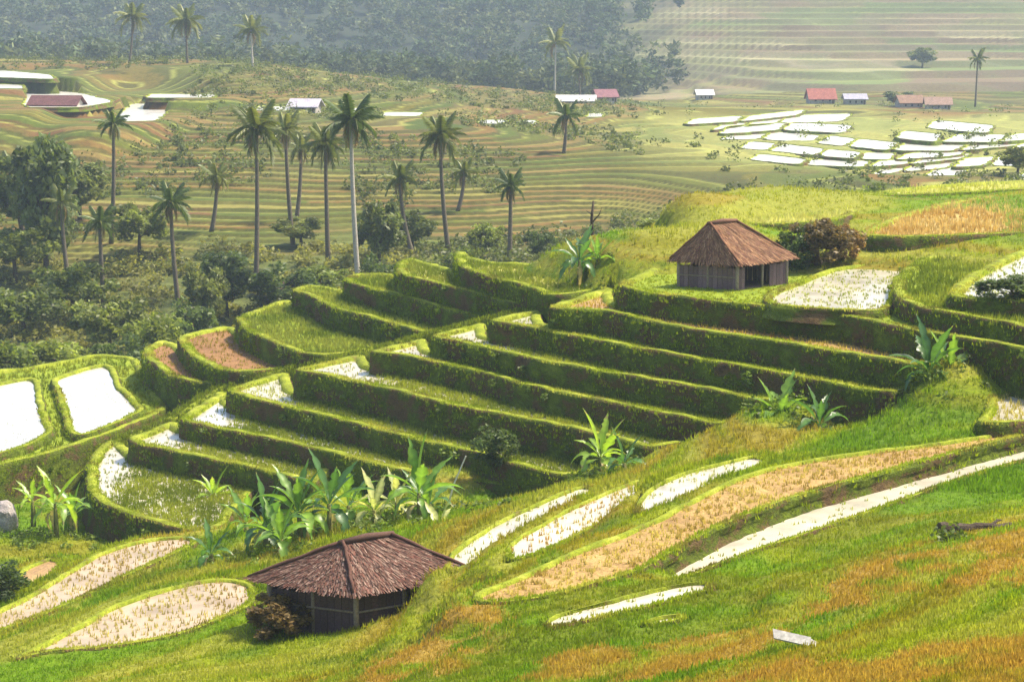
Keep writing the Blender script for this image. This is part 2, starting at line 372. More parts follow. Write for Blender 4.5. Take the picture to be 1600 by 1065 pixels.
def Hnear(x, y):
    h = Hn_tps(x, y)
    t, k, f = terr(h + (fbm(x * .25, y * .25, 3) - .5) * .2, .32, .35)
    w = sstep(66, 58, y) * sstep(12, 20, y) * .85
    h = h * (1 - w) + t * w
    w2 = sstep(114, 134, y)
    h2 = Hf_tps(x, y)
    return capped(x, y, h * (1 - w2) + h2 * w2 + (fbm(x * .6, y * .6, 4) - .5) * .16)
def Hfar_parts(x, y):
    h = Hbase(x, y) + (fbm(x * .035 + 3, y * .03, 3) - .5) * 1.9 * sstep(125, 150, y) + (fbm(x * .012 + 8, y * .012, 4) - .5) * 7 * sstep(455, 560, y)
    far = sstep(440, 470, y)
    t1, k1, f1 = terr(h, .31, .26); t2, k2, f2 = terr(h, 1.9, .3)
    rt = sstep(15, 40, x - 0.02 * (y - 450)) * far
    z = np.where(y < 455, t1, np.where(rt > .5, t2, h))
    w = sstep(132, 140, y)
    return h * (1 - w) + z * w, k1, f1, k2, f2, h
def G(x, y):                                     # final ground height
    x = np.atleast_1d(np.asarray(x, float)); y = np.atleast_1d(np.asarray(y, float))
    return np.where(y < 128, Hnear(x, y), Hfar_parts(x, y)[0])
def gz(x, y): return float(G(x, y)[0])
def on_ground(px, py, y0=20, y1=900):            # where the ray through a pixel meets the ground
    d = ray(px, py); ys = np.concatenate([np.arange(y0, 140, .5), np.arange(140, y1, 1.5)])
    t = ys / d[1]; hit = d[2] * t < G(d[0] * t, ys)
    i = int(np.argmax(hit)) if hit.any() else len(ys) - 1
    return d[0] * t[i], ys[i], gz(d[0] * t[i], ys[i])

PADS = []                                        # flooded paddies: the land lies level round each of them
PADPX = [[(36,168),(128,168),(182,158),(125,144),(40,138)], [(170,190),(246,189),(272,166),(205,160)], [(-60,119),(88,124),(80,116),(0,109)], [(-60,137),(40,139),(36,132),(-60,130)], [(590,181),(655,182),(666,175),(600,174)], [(745,193),(788,194),(794,187),(750,186)], [(812,194),(838,194),(840,187),(815,187)],
         [(395,173),(452,173),(458,166),(400,165)], [(515,176),(562,176),(570,168),(520,168)], [(225,153),(335,153),(340,147),(235,146)], [(915,183),(942,183),(944,176),(918,176)]]
PADZONE = [(1000,172),(1240,172),(1340,186),(1440,200),(1530,176),(1650,176),(1650,276),(1470,274),(1300,264),(1200,252),(1150,228)]
pr = random.Random(21); yy_ = 175.0
while yy_ < 272:
    hh_ = pr.uniform(10, 17); xx_ = 1040.0 + pr.uniform(0, 40)
    while xx_ < 1650:
        w_ = pr.uniform(45, 110); sh_ = hh_ * pr.uniform(.8, 1.8); wv = 10 * math.sin(xx_ * .011 + yy_ * .05)
        if inpoly(np.array([xx_ + w_ / 2]), np.array([yy_ + hh_ / 2 + wv]), PADZONE)[0] and pr.random() < (.97 if 1100 < xx_ < 1480 else .8):
            y1_, y2_ = yy_ + wv, yy_ + 10 * math.sin((xx_ + w_) * .011 + yy_ * .05)
            PADPX.append([(xx_, y1_ + hh_ - 1.2), (xx_ + w_ - 4, y2_ + hh_ - 1.2), (xx_ + w_ - 5 + sh_, y2_), (xx_ + sh_, y1_)])
        xx_ += w_
    yy_ += hh_
for q in PADPX:
    cx, cy = np.mean(q, 0); x, y, z = on_ground(cx, cy + 1)
    P = poly(q, z); n = len(P); P = [P[i] * (1 - t) + P[(i + 1) % n] * t for i in range(n) for t in (.12, .5, .88)]
    PADS.append((P + P[:1], z))
def level_pads(x, y, h):
    for P, z in PADS:
        P = np.array(P); c = P.mean(0); e = (P.max(0) - P.min(0)) / 2 + .8
        d = np.sqrt(((x - c[0]) / e[0]) ** 2 + ((y - c[1]) / e[1]) ** 2); w = sstep(1.7, 1.15, d)
        h = h * (1 - w) + (z - .05) * w
    for P, z in PADS: h = np.where(inpoly(x, y, P[:-1]), z - .35, h)
    return h
def pal(n, cols, r):
    cols = np.array(cols); return cols[np.minimum((r * len(cols)).astype(int), len(cols) - 1)]
ORANGE = [[at(px, py, z) for px, py, z in q] for q in (
    [(1180,985,-11.6),(1350,905,-11.9),(1600,838,-12.2),(1700,850,-12),(1700,930,-10.8),(1450,930,-11.4),(1300,960,-11.4)],
    [(700,1085,-12.9),(1000,1000,-12.5),(1190,950,-11.9),(1290,960,-11.6),(1200,1020,-11.4),(1000,1085,-11.6)],
    [(1100,1085,-10.8),(1330,1015,-10.8),(1700,925,-10.6),(1800,1100,-8),(1200,1110,-9.8)],
    [(560,1075,-13.7),(640,1030,-13.8),(760,985,-14),(840,980,-13.6),(700,1040,-13.4)])]
def grass_col(x, y):                             # the plants' own colours, patch by patch
    n1 = fbm(x * .22 + 9, y * .22, 4); n2 = fbm(x * .9, y * .9 + 4, 3); n3 = fbm(x * .12 + 40, y * .3, 3)
    c = np.empty(x.shape + (3,))
    g1 = np.array([.125, .215, .005]); g2 = np.array([.21, .245, .010]); g3 = np.array([.085, .15, .006]); br = np.array([.23, .16, .02])
    w = sstep(.38, .62, n1)[..., None]; c = g1 * (1 - w) + g2 * w
    w = sstep(.52, .75, n2)[..., None] * .75; c = c * (1 - w) + g3 * w
    w = sstep(.6, .72, n3)[..., None] * .4; c = c * (1 - w) + br * w
    hb = Hn_tps(x, y); b1 = vnoise(hb * 3.2 + 60, x * .07 + 20); b2 = vnoise(hb * 5.1 + 90, x * .1 + 50)
    w = sstep(.56, .72, b1)[..., None] * .8; c = c * (1 - w) + np.array([.27, .27, .035]) * w
    w = sstep(.64, .76, b2)[..., None] * .5; c = c * (1 - w) + np.array([.26, .16, .02]) * w
    w = sstep(.35, .2, b1)[..., None] * .6; c = c * (1 - w) + np.array([.095, .18, .006]) * w
    om = np.zeros(x.shape)
    for q in ORANGE: om = np.maximum(om, inpoly(x + (n2 - .5) * 5, y + (n1 - .5) * 8, q))
    w = (om * sstep(.30, .52, n2))[..., None] * .85
    c = c * (1 - w) + np.array([.33, .205, .04]) * w
    return c
def grid(name, ys, ss, off, zf, cf, mat):
    S, Y = np.meshgrid(ss, ys); X = S * (Y + off)
    Z = zf(X, Y); n, m = X.shape
    v = np.stack([X, Y, Z + CZ], -1).reshape(-1, 3)
    i = np.arange(n * m).reshape(n, m)
    f = np.stack([i[:-1, :-1], i[:-1, 1:], i[1:, 1:], i[1:, :-1]], -1).reshape(-1, 4)
    return tag(mesh(name, v, f, mat, None, cf(X, Y, Z).reshape(-1, 3), True), kind='structure')
ys = np.concatenate([np.arange(-32, 20, 1.2), np.arange(20, 62, .22), np.arange(62, 128.6, .4)])
grid('ground', ys, np.linspace(-.40, .40, 300), 40, Hnear, lambda X, Y, Z: grass_col(X, Y) * .8, M['ground'])
def far_col(X, Y, Z):
    z, k1, f1, k2, f2, h = Hfar_parts(X, Y)
    out = np.empty(X.shape + (3,))
    far = Y > 455
    k = np.where(far, k2 + 500, k1 + 200); f = np.where(far, f2, f1)
    cellw = np.where(far, 34., 22.)
    cx = np.floor(X / cellw + _perm[k.astype(int) % 256, 7] * 9 + (fbm(X * .02, Y * .02, 2)) * 2)
    r = _perm[(k.astype(int) * 7) % 256, (cx.astype(int) * 13 + 40) % 256]
    near_c = pal(0, [(.105, .092, .012), (.14, .085, .021), (.055, .076, .009), (.155, .105, .030), (.08, .088, .010), (.12, .064, .021), (.18, .16, .036), (.065, .084, .010)], r)
    hill_c = pal(0, [(.17, .13, .065), (.21, .165, .09), (.12, .15, .045), (.145, .105, .06), (.105, .14, .04), (.27, .24, .13), (.17, .16, .065), (.13, .115, .06)], r)
    c = np.where(far[..., None], hill_c, near_c)
    n = fbm(X * .08, Y * .05, 4)
    gm = (sstep(.45, .62, n) * np.where(far, .4, .55))[..., None]
    c = c * (1 - gm) + np.where(far[..., None], np.array([.13, .17, .05]), np.array([.085, .095, .02])) * gm
    ris = (sstep(.68, .74, f) * np.where(far, .6, .9) * (.5 + .8 * fbm(X * .03 + 11, Y * .03, 2)).clip(0, 1))[..., None]
    c = c * (1 - ris) + np.where(far[..., None], np.array([.07, .06, .035]), np.array([.06, .06, .014])) * ris
    edge = (sstep(.56, .62, f) * sstep(.72, .68, f) * np.where(far, .4, .8) * (.3 + fbm(X * .06 + 70, Y * .06, 2)))[..., None]
    c = c * (1 - edge) + np.array([.26, .27, .06]) * edge
    # scrub-covered valley floor on the left
    sc = sstep(178, 160, Y + (n - .5) * 30) * sstep(15, -5, X)
    c = c * (1 - sc[..., None]) + np.array([.10, .115, .03]) * sc[..., None]
    # light-coloured crops round the flooded paddies
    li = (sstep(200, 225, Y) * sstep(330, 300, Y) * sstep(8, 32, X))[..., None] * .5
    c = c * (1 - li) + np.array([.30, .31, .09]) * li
    fo = (sstep(520, 560, Y) * sstep(60, 25, X - .05 * (Y - 600) + (n - .5) * 60))[..., None]
    c = c * (1 - fo) + np.array([.03, .04, .02]) * fo
    return c
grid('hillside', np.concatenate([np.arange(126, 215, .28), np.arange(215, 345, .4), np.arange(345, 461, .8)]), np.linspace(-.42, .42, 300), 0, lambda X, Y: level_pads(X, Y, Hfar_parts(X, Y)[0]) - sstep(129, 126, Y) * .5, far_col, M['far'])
grid('mountain', np.concatenate([np.arange(459, 780, 1.1), np.arange(780, 1010, 6)]), np.linspace(-.42, .42, 200), 0, lambda X, Y: Hfar_parts(X, Y)[0], far_col, M['far'])

# ---------------------------------------------------------------- grass (blades gathered per region, built at the end)
GR = {}
def blades(region, P, hgt, cols, nb=5, lean=.5, width=.035, spread=.08, sub=None):
    """P: n x 3 tuft feet (camera-relative z); every tuft gets nb single-triangle blades"""
    P = np.asarray(P, float)
    if len(P) == 0: return
    n = len(P) * nb
    base = np.repeat(P, nb, 0); cc = np.repeat(np.asarray(cols, float) * np.ones((len(P), 3)), nb, 0)
    h = np.repeat(np.asarray(hgt, float) * np.ones(len(P)), nb) * rng.uniform(.55, 1.25, n)
    a = rng.uniform(0, 2 * np.pi, n); b = base.copy(); b[:, 0] += rng.normal(0, spread, n); b[:, 1] += rng.normal(0, spread, n)
    w = width * rng.uniform(.6, 1.4, n); ln = rng.uniform(.05, lean, n); al = rng.uniform(0, 2 * np.pi, n)
    d = np.stack([np.cos(a), np.sin(a), np.zeros(n)], 1) * w[:, None]
    tip = b + np.stack([np.cos(al) * ln * h, np.sin(al) * ln * h, h], 1)
    v = np.empty((n, 3, 3)); v[:, 0] = b - d; v[:, 1] = b + d; v[:, 2] = tip; v[:, :2, 2] -= .04
    cj = cc * rng.uniform(.7, 1.3, (n, 1)) * np.array([1, 1, 1]); c = np.repeat(cj[:, None], 3, 1)
    GR.setdefault(region, []).append((v.reshape(-1, 3), c.reshape(-1, 3)))

# ---------------------------------------------------------------- terraces: slab with earth bank, grass bund and field surface
def catmull(P, step=.4):
    P = [np.array(p, float) for p in P]
    if len(P) < 3: return np.array(P)
    out = []
    for i in range(len(P) - 1):
        p0 = P[max(i - 1, 0)]; p1 = P[i]; p2 = P[i + 1]; p3 = P[min(i + 2, len(P) - 1)]
        n = max(1, int(np.linalg.norm(p2 - p1) / step))
        for k in range(n):
            t = k / n
            out.append(.5 * ((2 * p1) + (p2 - p0) * t + (2 * p0 - 5 * p1 + 4 * p2 - p3) * t * t + (3 * p1 - p0 - 3 * p2 + p3) * t ** 3))
    out.append(P[-1]); return np.array(out)
POLYS = []; BANKS = []
def area2(P):
    x, y = P[:, 0], P[:, 1]; return float(np.sum(x * np.roll(y, -1) - np.roll(x, -1) * y))
def terrace(front, back, z, surf, depth=2.2, rim=.52, rim_h=.10, out=.16, step=.4, label=None, wob=.11, bank_grass=34, bund_h=.085, closed=True, sc=1.0, grass=True, region='near', crop=None, soft=2):
    fr = catmull(front, step); bk = catmull(back, step) if len(back) > 2 else np.array(back, float).reshape(-1, 2)
    n0 = len(fr)
    P = np.vstack([fr, bk]) if len(bk) else fr
    # even spacing round the whole outline, corners worn round
    flag = np.zeros(len(P)); flag[:n0] = 1
    Pc = np.vstack([P, P[:1]]); fl = np.append(flag, 1); seg = np.linalg.norm(np.diff(Pc, axis=0), axis=1); cum = np.concatenate([[0], np.cumsum(seg)])
    nn_ = max(12, int(cum[-1] / step)); u_ = np.linspace(0, cum[-1], nn_, endpoint=False)
    P = np.stack([np.interp(u_, cum, Pc[:, 0]), np.interp(u_, cum, Pc[:, 1])], 1); flag = np.interp(u_, cum, fl) > .3
    for _ in range(soft): P = (np.roll(P, 1, 0) + 2 * P + np.roll(P, -1, 0)) / 4
    ccw = area2(P) > 0
    t = np.roll(P, -1, 0) - np.roll(P, 1, 0); t /= (np.linalg.norm(t, axis=1, keepdims=True) + 1e-9)
    nrm = np.stack([t[:, 1], -t[:, 0]], 1) * (1 if ccw else -1)
    N = len(P)
    w1 = (fbm(P[:, 0] * .9, P[:, 1] * .9 + z * 7, 3) - .5) * wob * 2
    prof = [(-rim, -.16, 0), (-rim * .8, rim_h * .55, 0), (-rim * .45, rim_h, 0), (0, rim_h * .8, 0), (.07 * sc, -.04, 1), (.10 * sc, -.28 * depth / 2.2, 1), (out * .9, -.5 * depth, 1), (out + .12, -.75 * depth, 1), (out + .2, -depth, 1)]
    V = []; nz = []
    for j, (o, dz, _) in enumerate(prof):
        jit = (fbm(P[:, 0] * 1.7 + j * 3.1, P[:, 1] * 1.7 + z, 3) - .5) * (.10 if j < 5 else .22) * sc
        q = P + nrm * (o + w1 + jit)[:, None]
        zz = z + dz + (fbm(P[:, 0] * .8 + 50, P[:, 1] * .8, 4) - .5) * .20 * sc * min(1, depth / 2)
        V.append(np.column_stack([q, zz + CZ]))
    V = np.vstack(V); faces = []; mid = []
    m = len(prof)
    for j in range(m - 1):
        for i in range(N):
            i2 = (i + 1) % N
            a, b, c, d = j * N + i, j * N + i2, (j + 1) * N + i2, (j + 1) * N + i
            faces.append((a, d, c, b) if ccw else (a, b, c, d)); mid.append(0 if j >= 3 else 1)
    o = mesh('terrace', V, faces, None, None, None, True, [M['riser'], M['bund']], mid)
    tag(o, kind='structure')
    if label: o['label'] = label
    # field surface, a child sheet
    cap = [Vector((p[0], p[1], 0)) for p in P]
    tri = tessellate_polygon([cap])
    Vc = np.column_stack([P, np.full(N, z - .06 + CZ)])
    s = mesh('field' if surf not in ('water', 'water_far', 'mud_pale') else 'water', Vc, [t3 for t3 in tri], M[surf], o)
    if Vc is not None:
        fn = s.data.polygons[0].normal if len(s.data.polygons) else None
        if fn is not None and fn.z < 0: s.data.flip_normals()
    POLYS.append((P, z))
    if depth > 2: BANKS.append((P[flag], z))
    if grass:
        L = np.linalg.norm(np.roll(P, -1, 0) - P, axis=1)
        idx = np.nonzero(flag)[0]
        Lf = L[idx]; tot = Lf.sum()
        # bund grass
        k = int(tot * 40); ii = rng.choice(idx, k, p=Lf / tot); tt = rng.random(k)[:, None]
        base = P[ii] * (1 - tt) + P[(ii + 1) % N] * tt + nrm[ii] * (rng.uniform(-rim * .9, .02, k) + w1[ii])[:, None]
        c = np.array([.26, .32, .018]) * np.ones((k, 3)); y = fbm(base[:, 0] * .5, base[:, 1] * .5, 3)
        wy = sstep(.45, .7, y)[:, None]; c = c * (1 - wy) + np.array([.40, .38, .07]) * wy
        wb = sstep(.56, .7, fbm(base[:, 0] * .8 + 60, base[:, 1] * .8, 3))[:, None] * .8; c = c * (1 - wb) + np.array([.17, .14, .04]) * wb
        blades(region, np.column_stack([base, np.full(k, z + rim_h * .5)]), bund_h, c, 4, .6, .028, .05)
        # bank grass
        k = int(tot * bank_grass * depth / 2.2); ii = rng.choice(idx, k, p=Lf / tot); tt = rng.random(k)[:, None]; dep = rng.random(k) ** 1.1 * min(depth, 1.35)
        base = P[ii] * (1 - tt) + P[(ii + 1) % N] * tt + nrm[ii] * (w1[ii] + .09 + (out + .1) * dep / depth)[:, None]
        y = fbm(base[:, 0] * .45 + 7, base[:, 1] * .45 + dep * 1.2, 3)
        keep2 = y > .45; wy = sstep(.4, .65, y)[:, None]
        c = np.array([.10, .145, .006]) * (1 - wy) + np.array([.22, .28, .012]) * wy
        blades(region, np.column_stack([base, z - dep])[keep2], .095, c[keep2], 4, .9, .024, .05)
    if crop is not None: sow(P, z, *crop, region=region)
    return o
def sow(P, z, dens, h, c0, c1, rows=None, region='near', inset=.35, nb=5, width=.028, away=None):
    """rice plants in a field: rows of tufts"""
    x0, y0 = P.min(0); x1, y1 = P.max(0)
    if rows:
        e = P[min(6, len(P) - 1)] - P[0]; e = np.array([1., 0.]) if np.linalg.norm(e) < .1 else (P[len(P) // 4] - P[0]) / (np.linalg.norm(P[len(P) // 4] - P[0]) + 1e-9)
        u = np.arange(-60, 60, rows); U, W = np.meshgrid(u, u * 1.0)
        c = P.mean(0); q = np.stack([c[0] + U * e[0] - W * e[1], c[1] + U * e[1] + W * e[0]], -1).reshape(-1, 2) + rng.normal(0, rows * .13, (U.size, 2))
        q = q[(q[:, 0] > x0) & (q[:, 0] < x1) & (q[:, 1] > y0) & (q[:, 1] < y1)]
        q = q[rng.random(len(q)) < dens]
    else:
        k = int((x1 - x0) * (y1 - y0) * dens); q = rng.uniform((x0, y0), (x1, y1), (k, 2))
    q = q[inpoly(q[:, 0], q[:, 1], P)]
    if away is not None: q = q[rng.random(len(q)) < sstep(away[2], away[3], q[:, 0] - away[0])]
    xs, yy = px_of(q[:, 0], q[:, 1], z)
    q = q[(xs > -60) & (xs < 1660) & (yy < 1120)]
    n = fbm(q[:, 0] * .5, q[:, 1] * .5, 3)[:, None]; w = sstep(.35, .65, n)
    blades(region, np.column_stack([q, np.full(len(q), z - .05)]), h, np.array(c0) * (1 - w) + np.array(c1) * w, nb, .45, width, .045)
SEED = (.42, .10, (.18, .22, .03), (.30, .32, .06), .27)
surf1 = dict(j='mud_pale', i='mud_pale', h='water', g='mud_pale', f='mud_pale', e='mud_pale', d='mud_pale', c='mud_pale', b='mud_orange', a='field_green')
crop1 = dict(j=SEED, i=SEED, h=(.4, .12, (.2, .24, .04), (.3, .32, .08), .3), g=(.6, .13, (.26, .30, .06), (.36, .38, .1), .25), f=SEED, e=(.5, .12, (.25, .22, .06), (.36, .30, .1), .27), d=SEED, c=SEED, b=(.9, .14, (.36, .22, .05), (.40, .32, .07), .27), a=(14, .08, (.15, .20, .012), (.27, .30, .02)))
for q, k in enumerate(ORDER):
    fr = lev(k)
    if k == 'a':
        back = [at(px, py, LV[k]) for px, py in [(1750,430),(1600,385),(1400,392),(1200,395),(1060,412),(985,436)]]
    else:
        nx = ORDER[q + 1]; b2 = lev(nx)
        back = [p + np.array([0, 1.3]) for p in b2 if p[0] < fr[-1][0] + (9 if k in 'fgh' else 2)][::-1]
        back = back[:-1] + [back[-1] * .5 + back[-1] * .5, tip(k)]
    terrace(fr, back, LV[k], surf1[k], crop=crop1[k])
    if k not in 'ab': sow(POLYS[-1][0], LV[k], 55, .17, (.15, .19, .018), (.26, .29, .03), away=(tip(k)[0], 0, .6, 2.3) if k not in 'hij' else (tip(k)[0], 0, .7, 2.4))
surf2 = dict(k='mud_red', l='mud_red', m='field_green', n='field_green', o='field_green', p='field_yellow', q='field_yellow')
for q, k in enumerate(o2):
    fr = lev2(k); s = fr[0]; e = fr[-1]
    if k == 'q': back = [e + np.array([1, 3]), np.array([e[0] + .5, 94]), np.array([s[0] + 2, 97]), s + np.array([0, 3])]
    else:
        nx = lev2(o2[q + 1])
        back = [e + np.array([1.0, 1.5])] + [p + np.array([0, 1.6]) for p in nx][::-1] + [nx[0] + np.array([-.8, 3.2]), s + np.array([.6, 2.4])]
    terrace(fr, back, LV2[k], surf2[k], depth=2.6, crop=(7, .14, (.26, .18, .05), (.30, .24, .06)) if k in 'kl' else (30, .22, (.14, .18, .02), (.26, .28, .05)))
# two blinding ponds on the grass shelf left of the path
terrace(poly([(-130,780),(-60,745),(0,728),(100,703),(200,668),(262,640)], ZP - .08), poly([(215,560),(150,556),(60,572),(-130,596)], ZP - .08), ZP - .08, 'field_green', depth=2.4, crop=(10, .22, (.14, .18, .015), (.23, .25, .02)))
terrace(poly([(-130,640),(-130,745),(0,710),(40,700),(83,676)], ZP + .12), poly([(66,625),(56,592),(0,598)], ZP + .12), ZP + .12, 'water', depth=.6, rim=.35, bank_grass=50)
terrace(poly([(97,640),(115,682),(180,664),(227,640)], ZP + .12), poly([(190,604),(166,570),(80,592)], ZP + .12), ZP + .12, 'water', depth=.6, rim=.35, bank_grass=50)
# shelves on the right of the far hut
terrace(poly([(1440,405),(1402,432),(1396,455),(1410,472),(1450,484),(1530,499),(1600,514),(1720,535)], -11.0), poly([(1720,400),(1560,395)], -11.0), -11.0, 'field_green', depth=1.6, crop=(26, .25, (.13, .17, .015), (.23, .26, .03)))
terrace(poly([(1530,422),(1492,448),(1490,466),(1545,470),(1600,474),(1720,482)], -10.5), poly([(1720,395),(1600,390)], -10.5), -10.5, 'mud_pale', depth=1.2, crop=SEED)
terrace(poly([(1195,462),(1210,478),(1300,485),(1375,487),(1402,470)], -11.42), poly([(1425,425),(1380,414),(1300,420)], -11.42), -11.42, 'mud_pale', depth=.5, crop=SEED, rim=.3)
# fields on the plateau behind the hut
terrace(poly([(1060,352),(1150,352),(1290,348),(1345,330)], -10.5), poly([(1330,306),(1200,303),(1110,308)], -10.5), -10.5, 'field_yellow', depth=1.0, crop=(14, .3, (.40, .38, .10), (.52, .50, .2)))
terrace(poly([(1335,368),(1420,372),(1600,366),(1720,366)], -10.3), poly([(1720,300),(1600,303),(1480,318),(1400,340)], -10.3), -10.3, 'straw', depth=1.0, crop=(12, .28, (.42, .27, .10), (.50, .36, .16)))
terrace(poly([(1340,308),(1450,305),(1620,296)], -10.25), poly([(1640,283),(1500,288),(1390,298)], -10.25), -10.25, 'field_yellow', depth=1.0, crop=(8, .3, (.42, .42, .10), (.52, .52, .2)))
# gully head fields
terrace(poly([(1392,642),(1412,668),(1455,674),(1502,664)], -14.05), poly([(1490,640),(1440,632)], -14.05), -14.05, 'mud_pale', depth=.8, crop=SEED, rim=.3)
terrace(poly([(1524,592),(1545,620),(1538,652),(1520,664),(1600,662),(1720,655)], -13.15), poly([(1720,590),(1600,590)], -13.15), -13.15, 'mud_pale', depth=.8, crop=(.9, .16, (.30, .27, .06), (.42, .36, .12), .26), rim=.3)
# long strip fields of the near slope
NEARW = (.4, .10, (.22, .26, .05), (.34, .35, .10), .28)
REDW = (.6, .12, (.36, .22, .07), (.42, .33, .10), .27)
TANW = (.75, .13, (.34, .25, .09), (.42, .36, .14), .26)
for q, (sf, cr, dp, rm) in enumerate([('mud_pale', NEARW, .7, .12), ('mud_pale', REDW, .6, .12), ('mud_pale', NEARW, .6, .12), ('mud_pale', NEARW, .4, .07), ('mud_pale', None, .4, .04), ('mud_pale', None, .4, .04),
                                 ('mud_tan', TANW, .6, .22), ('mud_tan', TANW, .6, .22), ('mud_orange', None, .6, .2)]):
    f_, b_, z_ = FG[q]; terrace(poly(f_, z_), poly(b_, z_), z_, sf, depth=dp, crop=cr, rim=rm, rim_h=.03, bund_h=.07, bank_grass=30, wob=.08)
terrace(poly(*FG_STRAW[::2]), poly(*FG_STRAW[1:]), -13.5, 'soil', depth=.55, out=.02, crop=(22, .10, (.36, .26, .08), (.46, .38, .12)), rim=.18, rim_h=.04, bund_h=.08, bank_grass=20, wob=.08)
terrace(poly(*FG_W2[::2]), poly(*FG_W2[1:]), -13.92, 'mud_pale', depth=.4, crop=(.25, .08, (.22, .26, .05), (.34, .35, .10), .3), rim=.14, rim_h=.02, bund_h=.06, wob=.06, bank_grass=10)
# flooded paddies on the far flats
for P, z in PADS: terrace(P, [], z, 'water_far', depth=.6, rim=.2, rim_h=.03, step=.7, wob=.5, bank_grass=0, grass=False, sc=1)

# the grass path that climbs past the ends of the terraces
pp = np.array([[*at(px, py, z), z] for px, py, z in PATH]); pc = catmull(pp, .5)
t = np.gradient(pc[:, :2], axis=0); t /= np.linalg.norm(t, axis=1, keepdims=True); nn = np.stack([-t[:, 1], t[:, 0]], 1)
prof = [(-.95, -1.9), (-.5, -.6), (-.3, -.02), (0, .05), (.3, -.02), (.6, -.55), (1.5, -1.9)]
V = []; N = len(pc)
for j, (o_, dz) in enumerate(prof):
    jit = (fbm(pc[:, 0] * 1.1 + j * 5, pc[:, 1] * 1.1, 3) - .5) * .25
    V.append(np.column_stack([pc[:, :2] + nn * (o_ + jit)[:, None], pc[:, 2] + dz + jit * .2 + CZ]))
V = np.vstack(V); f = np.array([(j * N + i, j * N + i + 1, (j + 1) * N + i + 1, (j + 1) * N + i) for j in range(6) for i in range(N - 1)])
tag(mesh('path', V, f[:, ::-1], M['bund'], None, None, True), kind='structure')
k = 5200; ii = rng.integers(0, N, k); off = rng.uniform(-.5, 1.0, k)
zz = pc[ii, 2] - np.clip(np.abs(off) - .4, 0, 1) * 1.5
blades('near', np.column_stack([pc[ii, :2] + nn[ii] * off[:, None] + rng.normal(0, .15, (k, 2)), zz]), .13, np.array([.17, .21, .016]) * rng.uniform(.6, 1.3, (k, 1)), 5, .6, .03)

# ---------------------------------------------------------------- meadow grass on the near ground
def meadow(n, y0, y1, h, w, nb, smin=-.30, smax=.30, region='near'):
    s = rng.uniform(smin, smax, n); y = 1 / rng.uniform(1 / y1, 1 / y0, n); x = s * y
    keep = np.ones(n, bool); z = Hnear(x, y)
    for P, zp in POLYS:
        if P[:, 1].min() > y1 or P[:, 1].max() < y0: continue
        keep &= ~(inpoly(x, y, P) & (z < zp + .02))
    x, y, z = x[keep], y[keep], z[keep]
    hh = h * (.5 + fbm(x * .5 + 31, y * .5, 3) * 1.1)
    blades(region, np.column_stack([x, y, z]), hh, grass_col(x, y) * 1.2, nb, .7, w, .09)
meadow(90000, 24, 62, .085, .020, 5, region='foreground')
meadow(32000, 55, 112, .16, .028, 5)

# ---------------------------------------------------------------- plants
def leafcol(c, v=.25): return tuple(np.clip(np.array(c) * random.uniform(1 - v, 1 + v), 0, 1))
# coconut palm: fronds of single leaflets on a bent rachis
def frond_mesh(name, L, droop, colr, rs):
    r = random.Random(rs); v = []; f = []; c = []
    n = 15; P = []
    el = r.uniform(.1, .35)
    for i in range(n + 1):
        t = i / n; P.append(Vector((L * (t * math.cos(el) * (1 - .18 * droop * t)), 0, L * (math.sin(el) * t - droop * .62 * t * t))))
    for i in range(n):                                     # rachis
        w = .035 * (1 - i / n) + .012; b = len(v)
        v += [P[i] + Vector((0, -w, 0)), P[i] + Vector((0, w, 0)), P[i + 1] + Vector((0, w * .9, 0)), P[i + 1] + Vector((0, -w * .9, 0))]
        f.append((b, b + 1, b + 2, b + 3)); c += [(.22, .22, .07)] * 4
    for i in range(2, n + 1):
        t = i / n; ll = L * .210 * math.sin(math.pi * (.12 + .82 * t)) + .12
        for sd in (-1, 1):
            for q in (0, .5):
                p = P[i].lerp(P[i - 1], q)
                d = Vector((.55 + .5 * t, sd * 1.0, -.45 - .9 * r.random() * droop)).normalized() * ll * r.uniform(.8, 1.1)
                b = len(v); k = leafcol(colr, .3); w = .024
                v += [p + Vector((-w, 0, 0)), p + Vector((w, 0, 0)), p + d * .6 + Vector((w * .8, 0, -.02)), p + d + Vector((0, 0, -ll * .22)), ]
                f += [(b, b + 1, b + 2), (b, b + 2, b + 3)]; c += [k] * 4
    o = mesh(name, v, f, M['frond'], None, np.array(c)); me = o.data; bpy.data.objects.remove(o); return me
FRD = {'green': [frond_mesh('frond', 1.0, d, (.15, .165, .042), i) for i, d in enumerate((.35, .8, 1.25, 1.6))],
       'pale': [frond_mesh('frond', 1.0, d, (.19, .20, .07), 20 + i) for i, d in enumerate((.35, .8, 1.25, 1.6))],
       'dark': [frond_mesh('frond', 1.0, d, (.085, .12, .033), 40 + i) for i, d in enumerate((.3, .7, 1.1, 1.4))],
       'dry': [frond_mesh('frond', 1.0, d, (.25, .16, .07), 60 + i) for i, d in enumerate((1.5, 1.8))]}
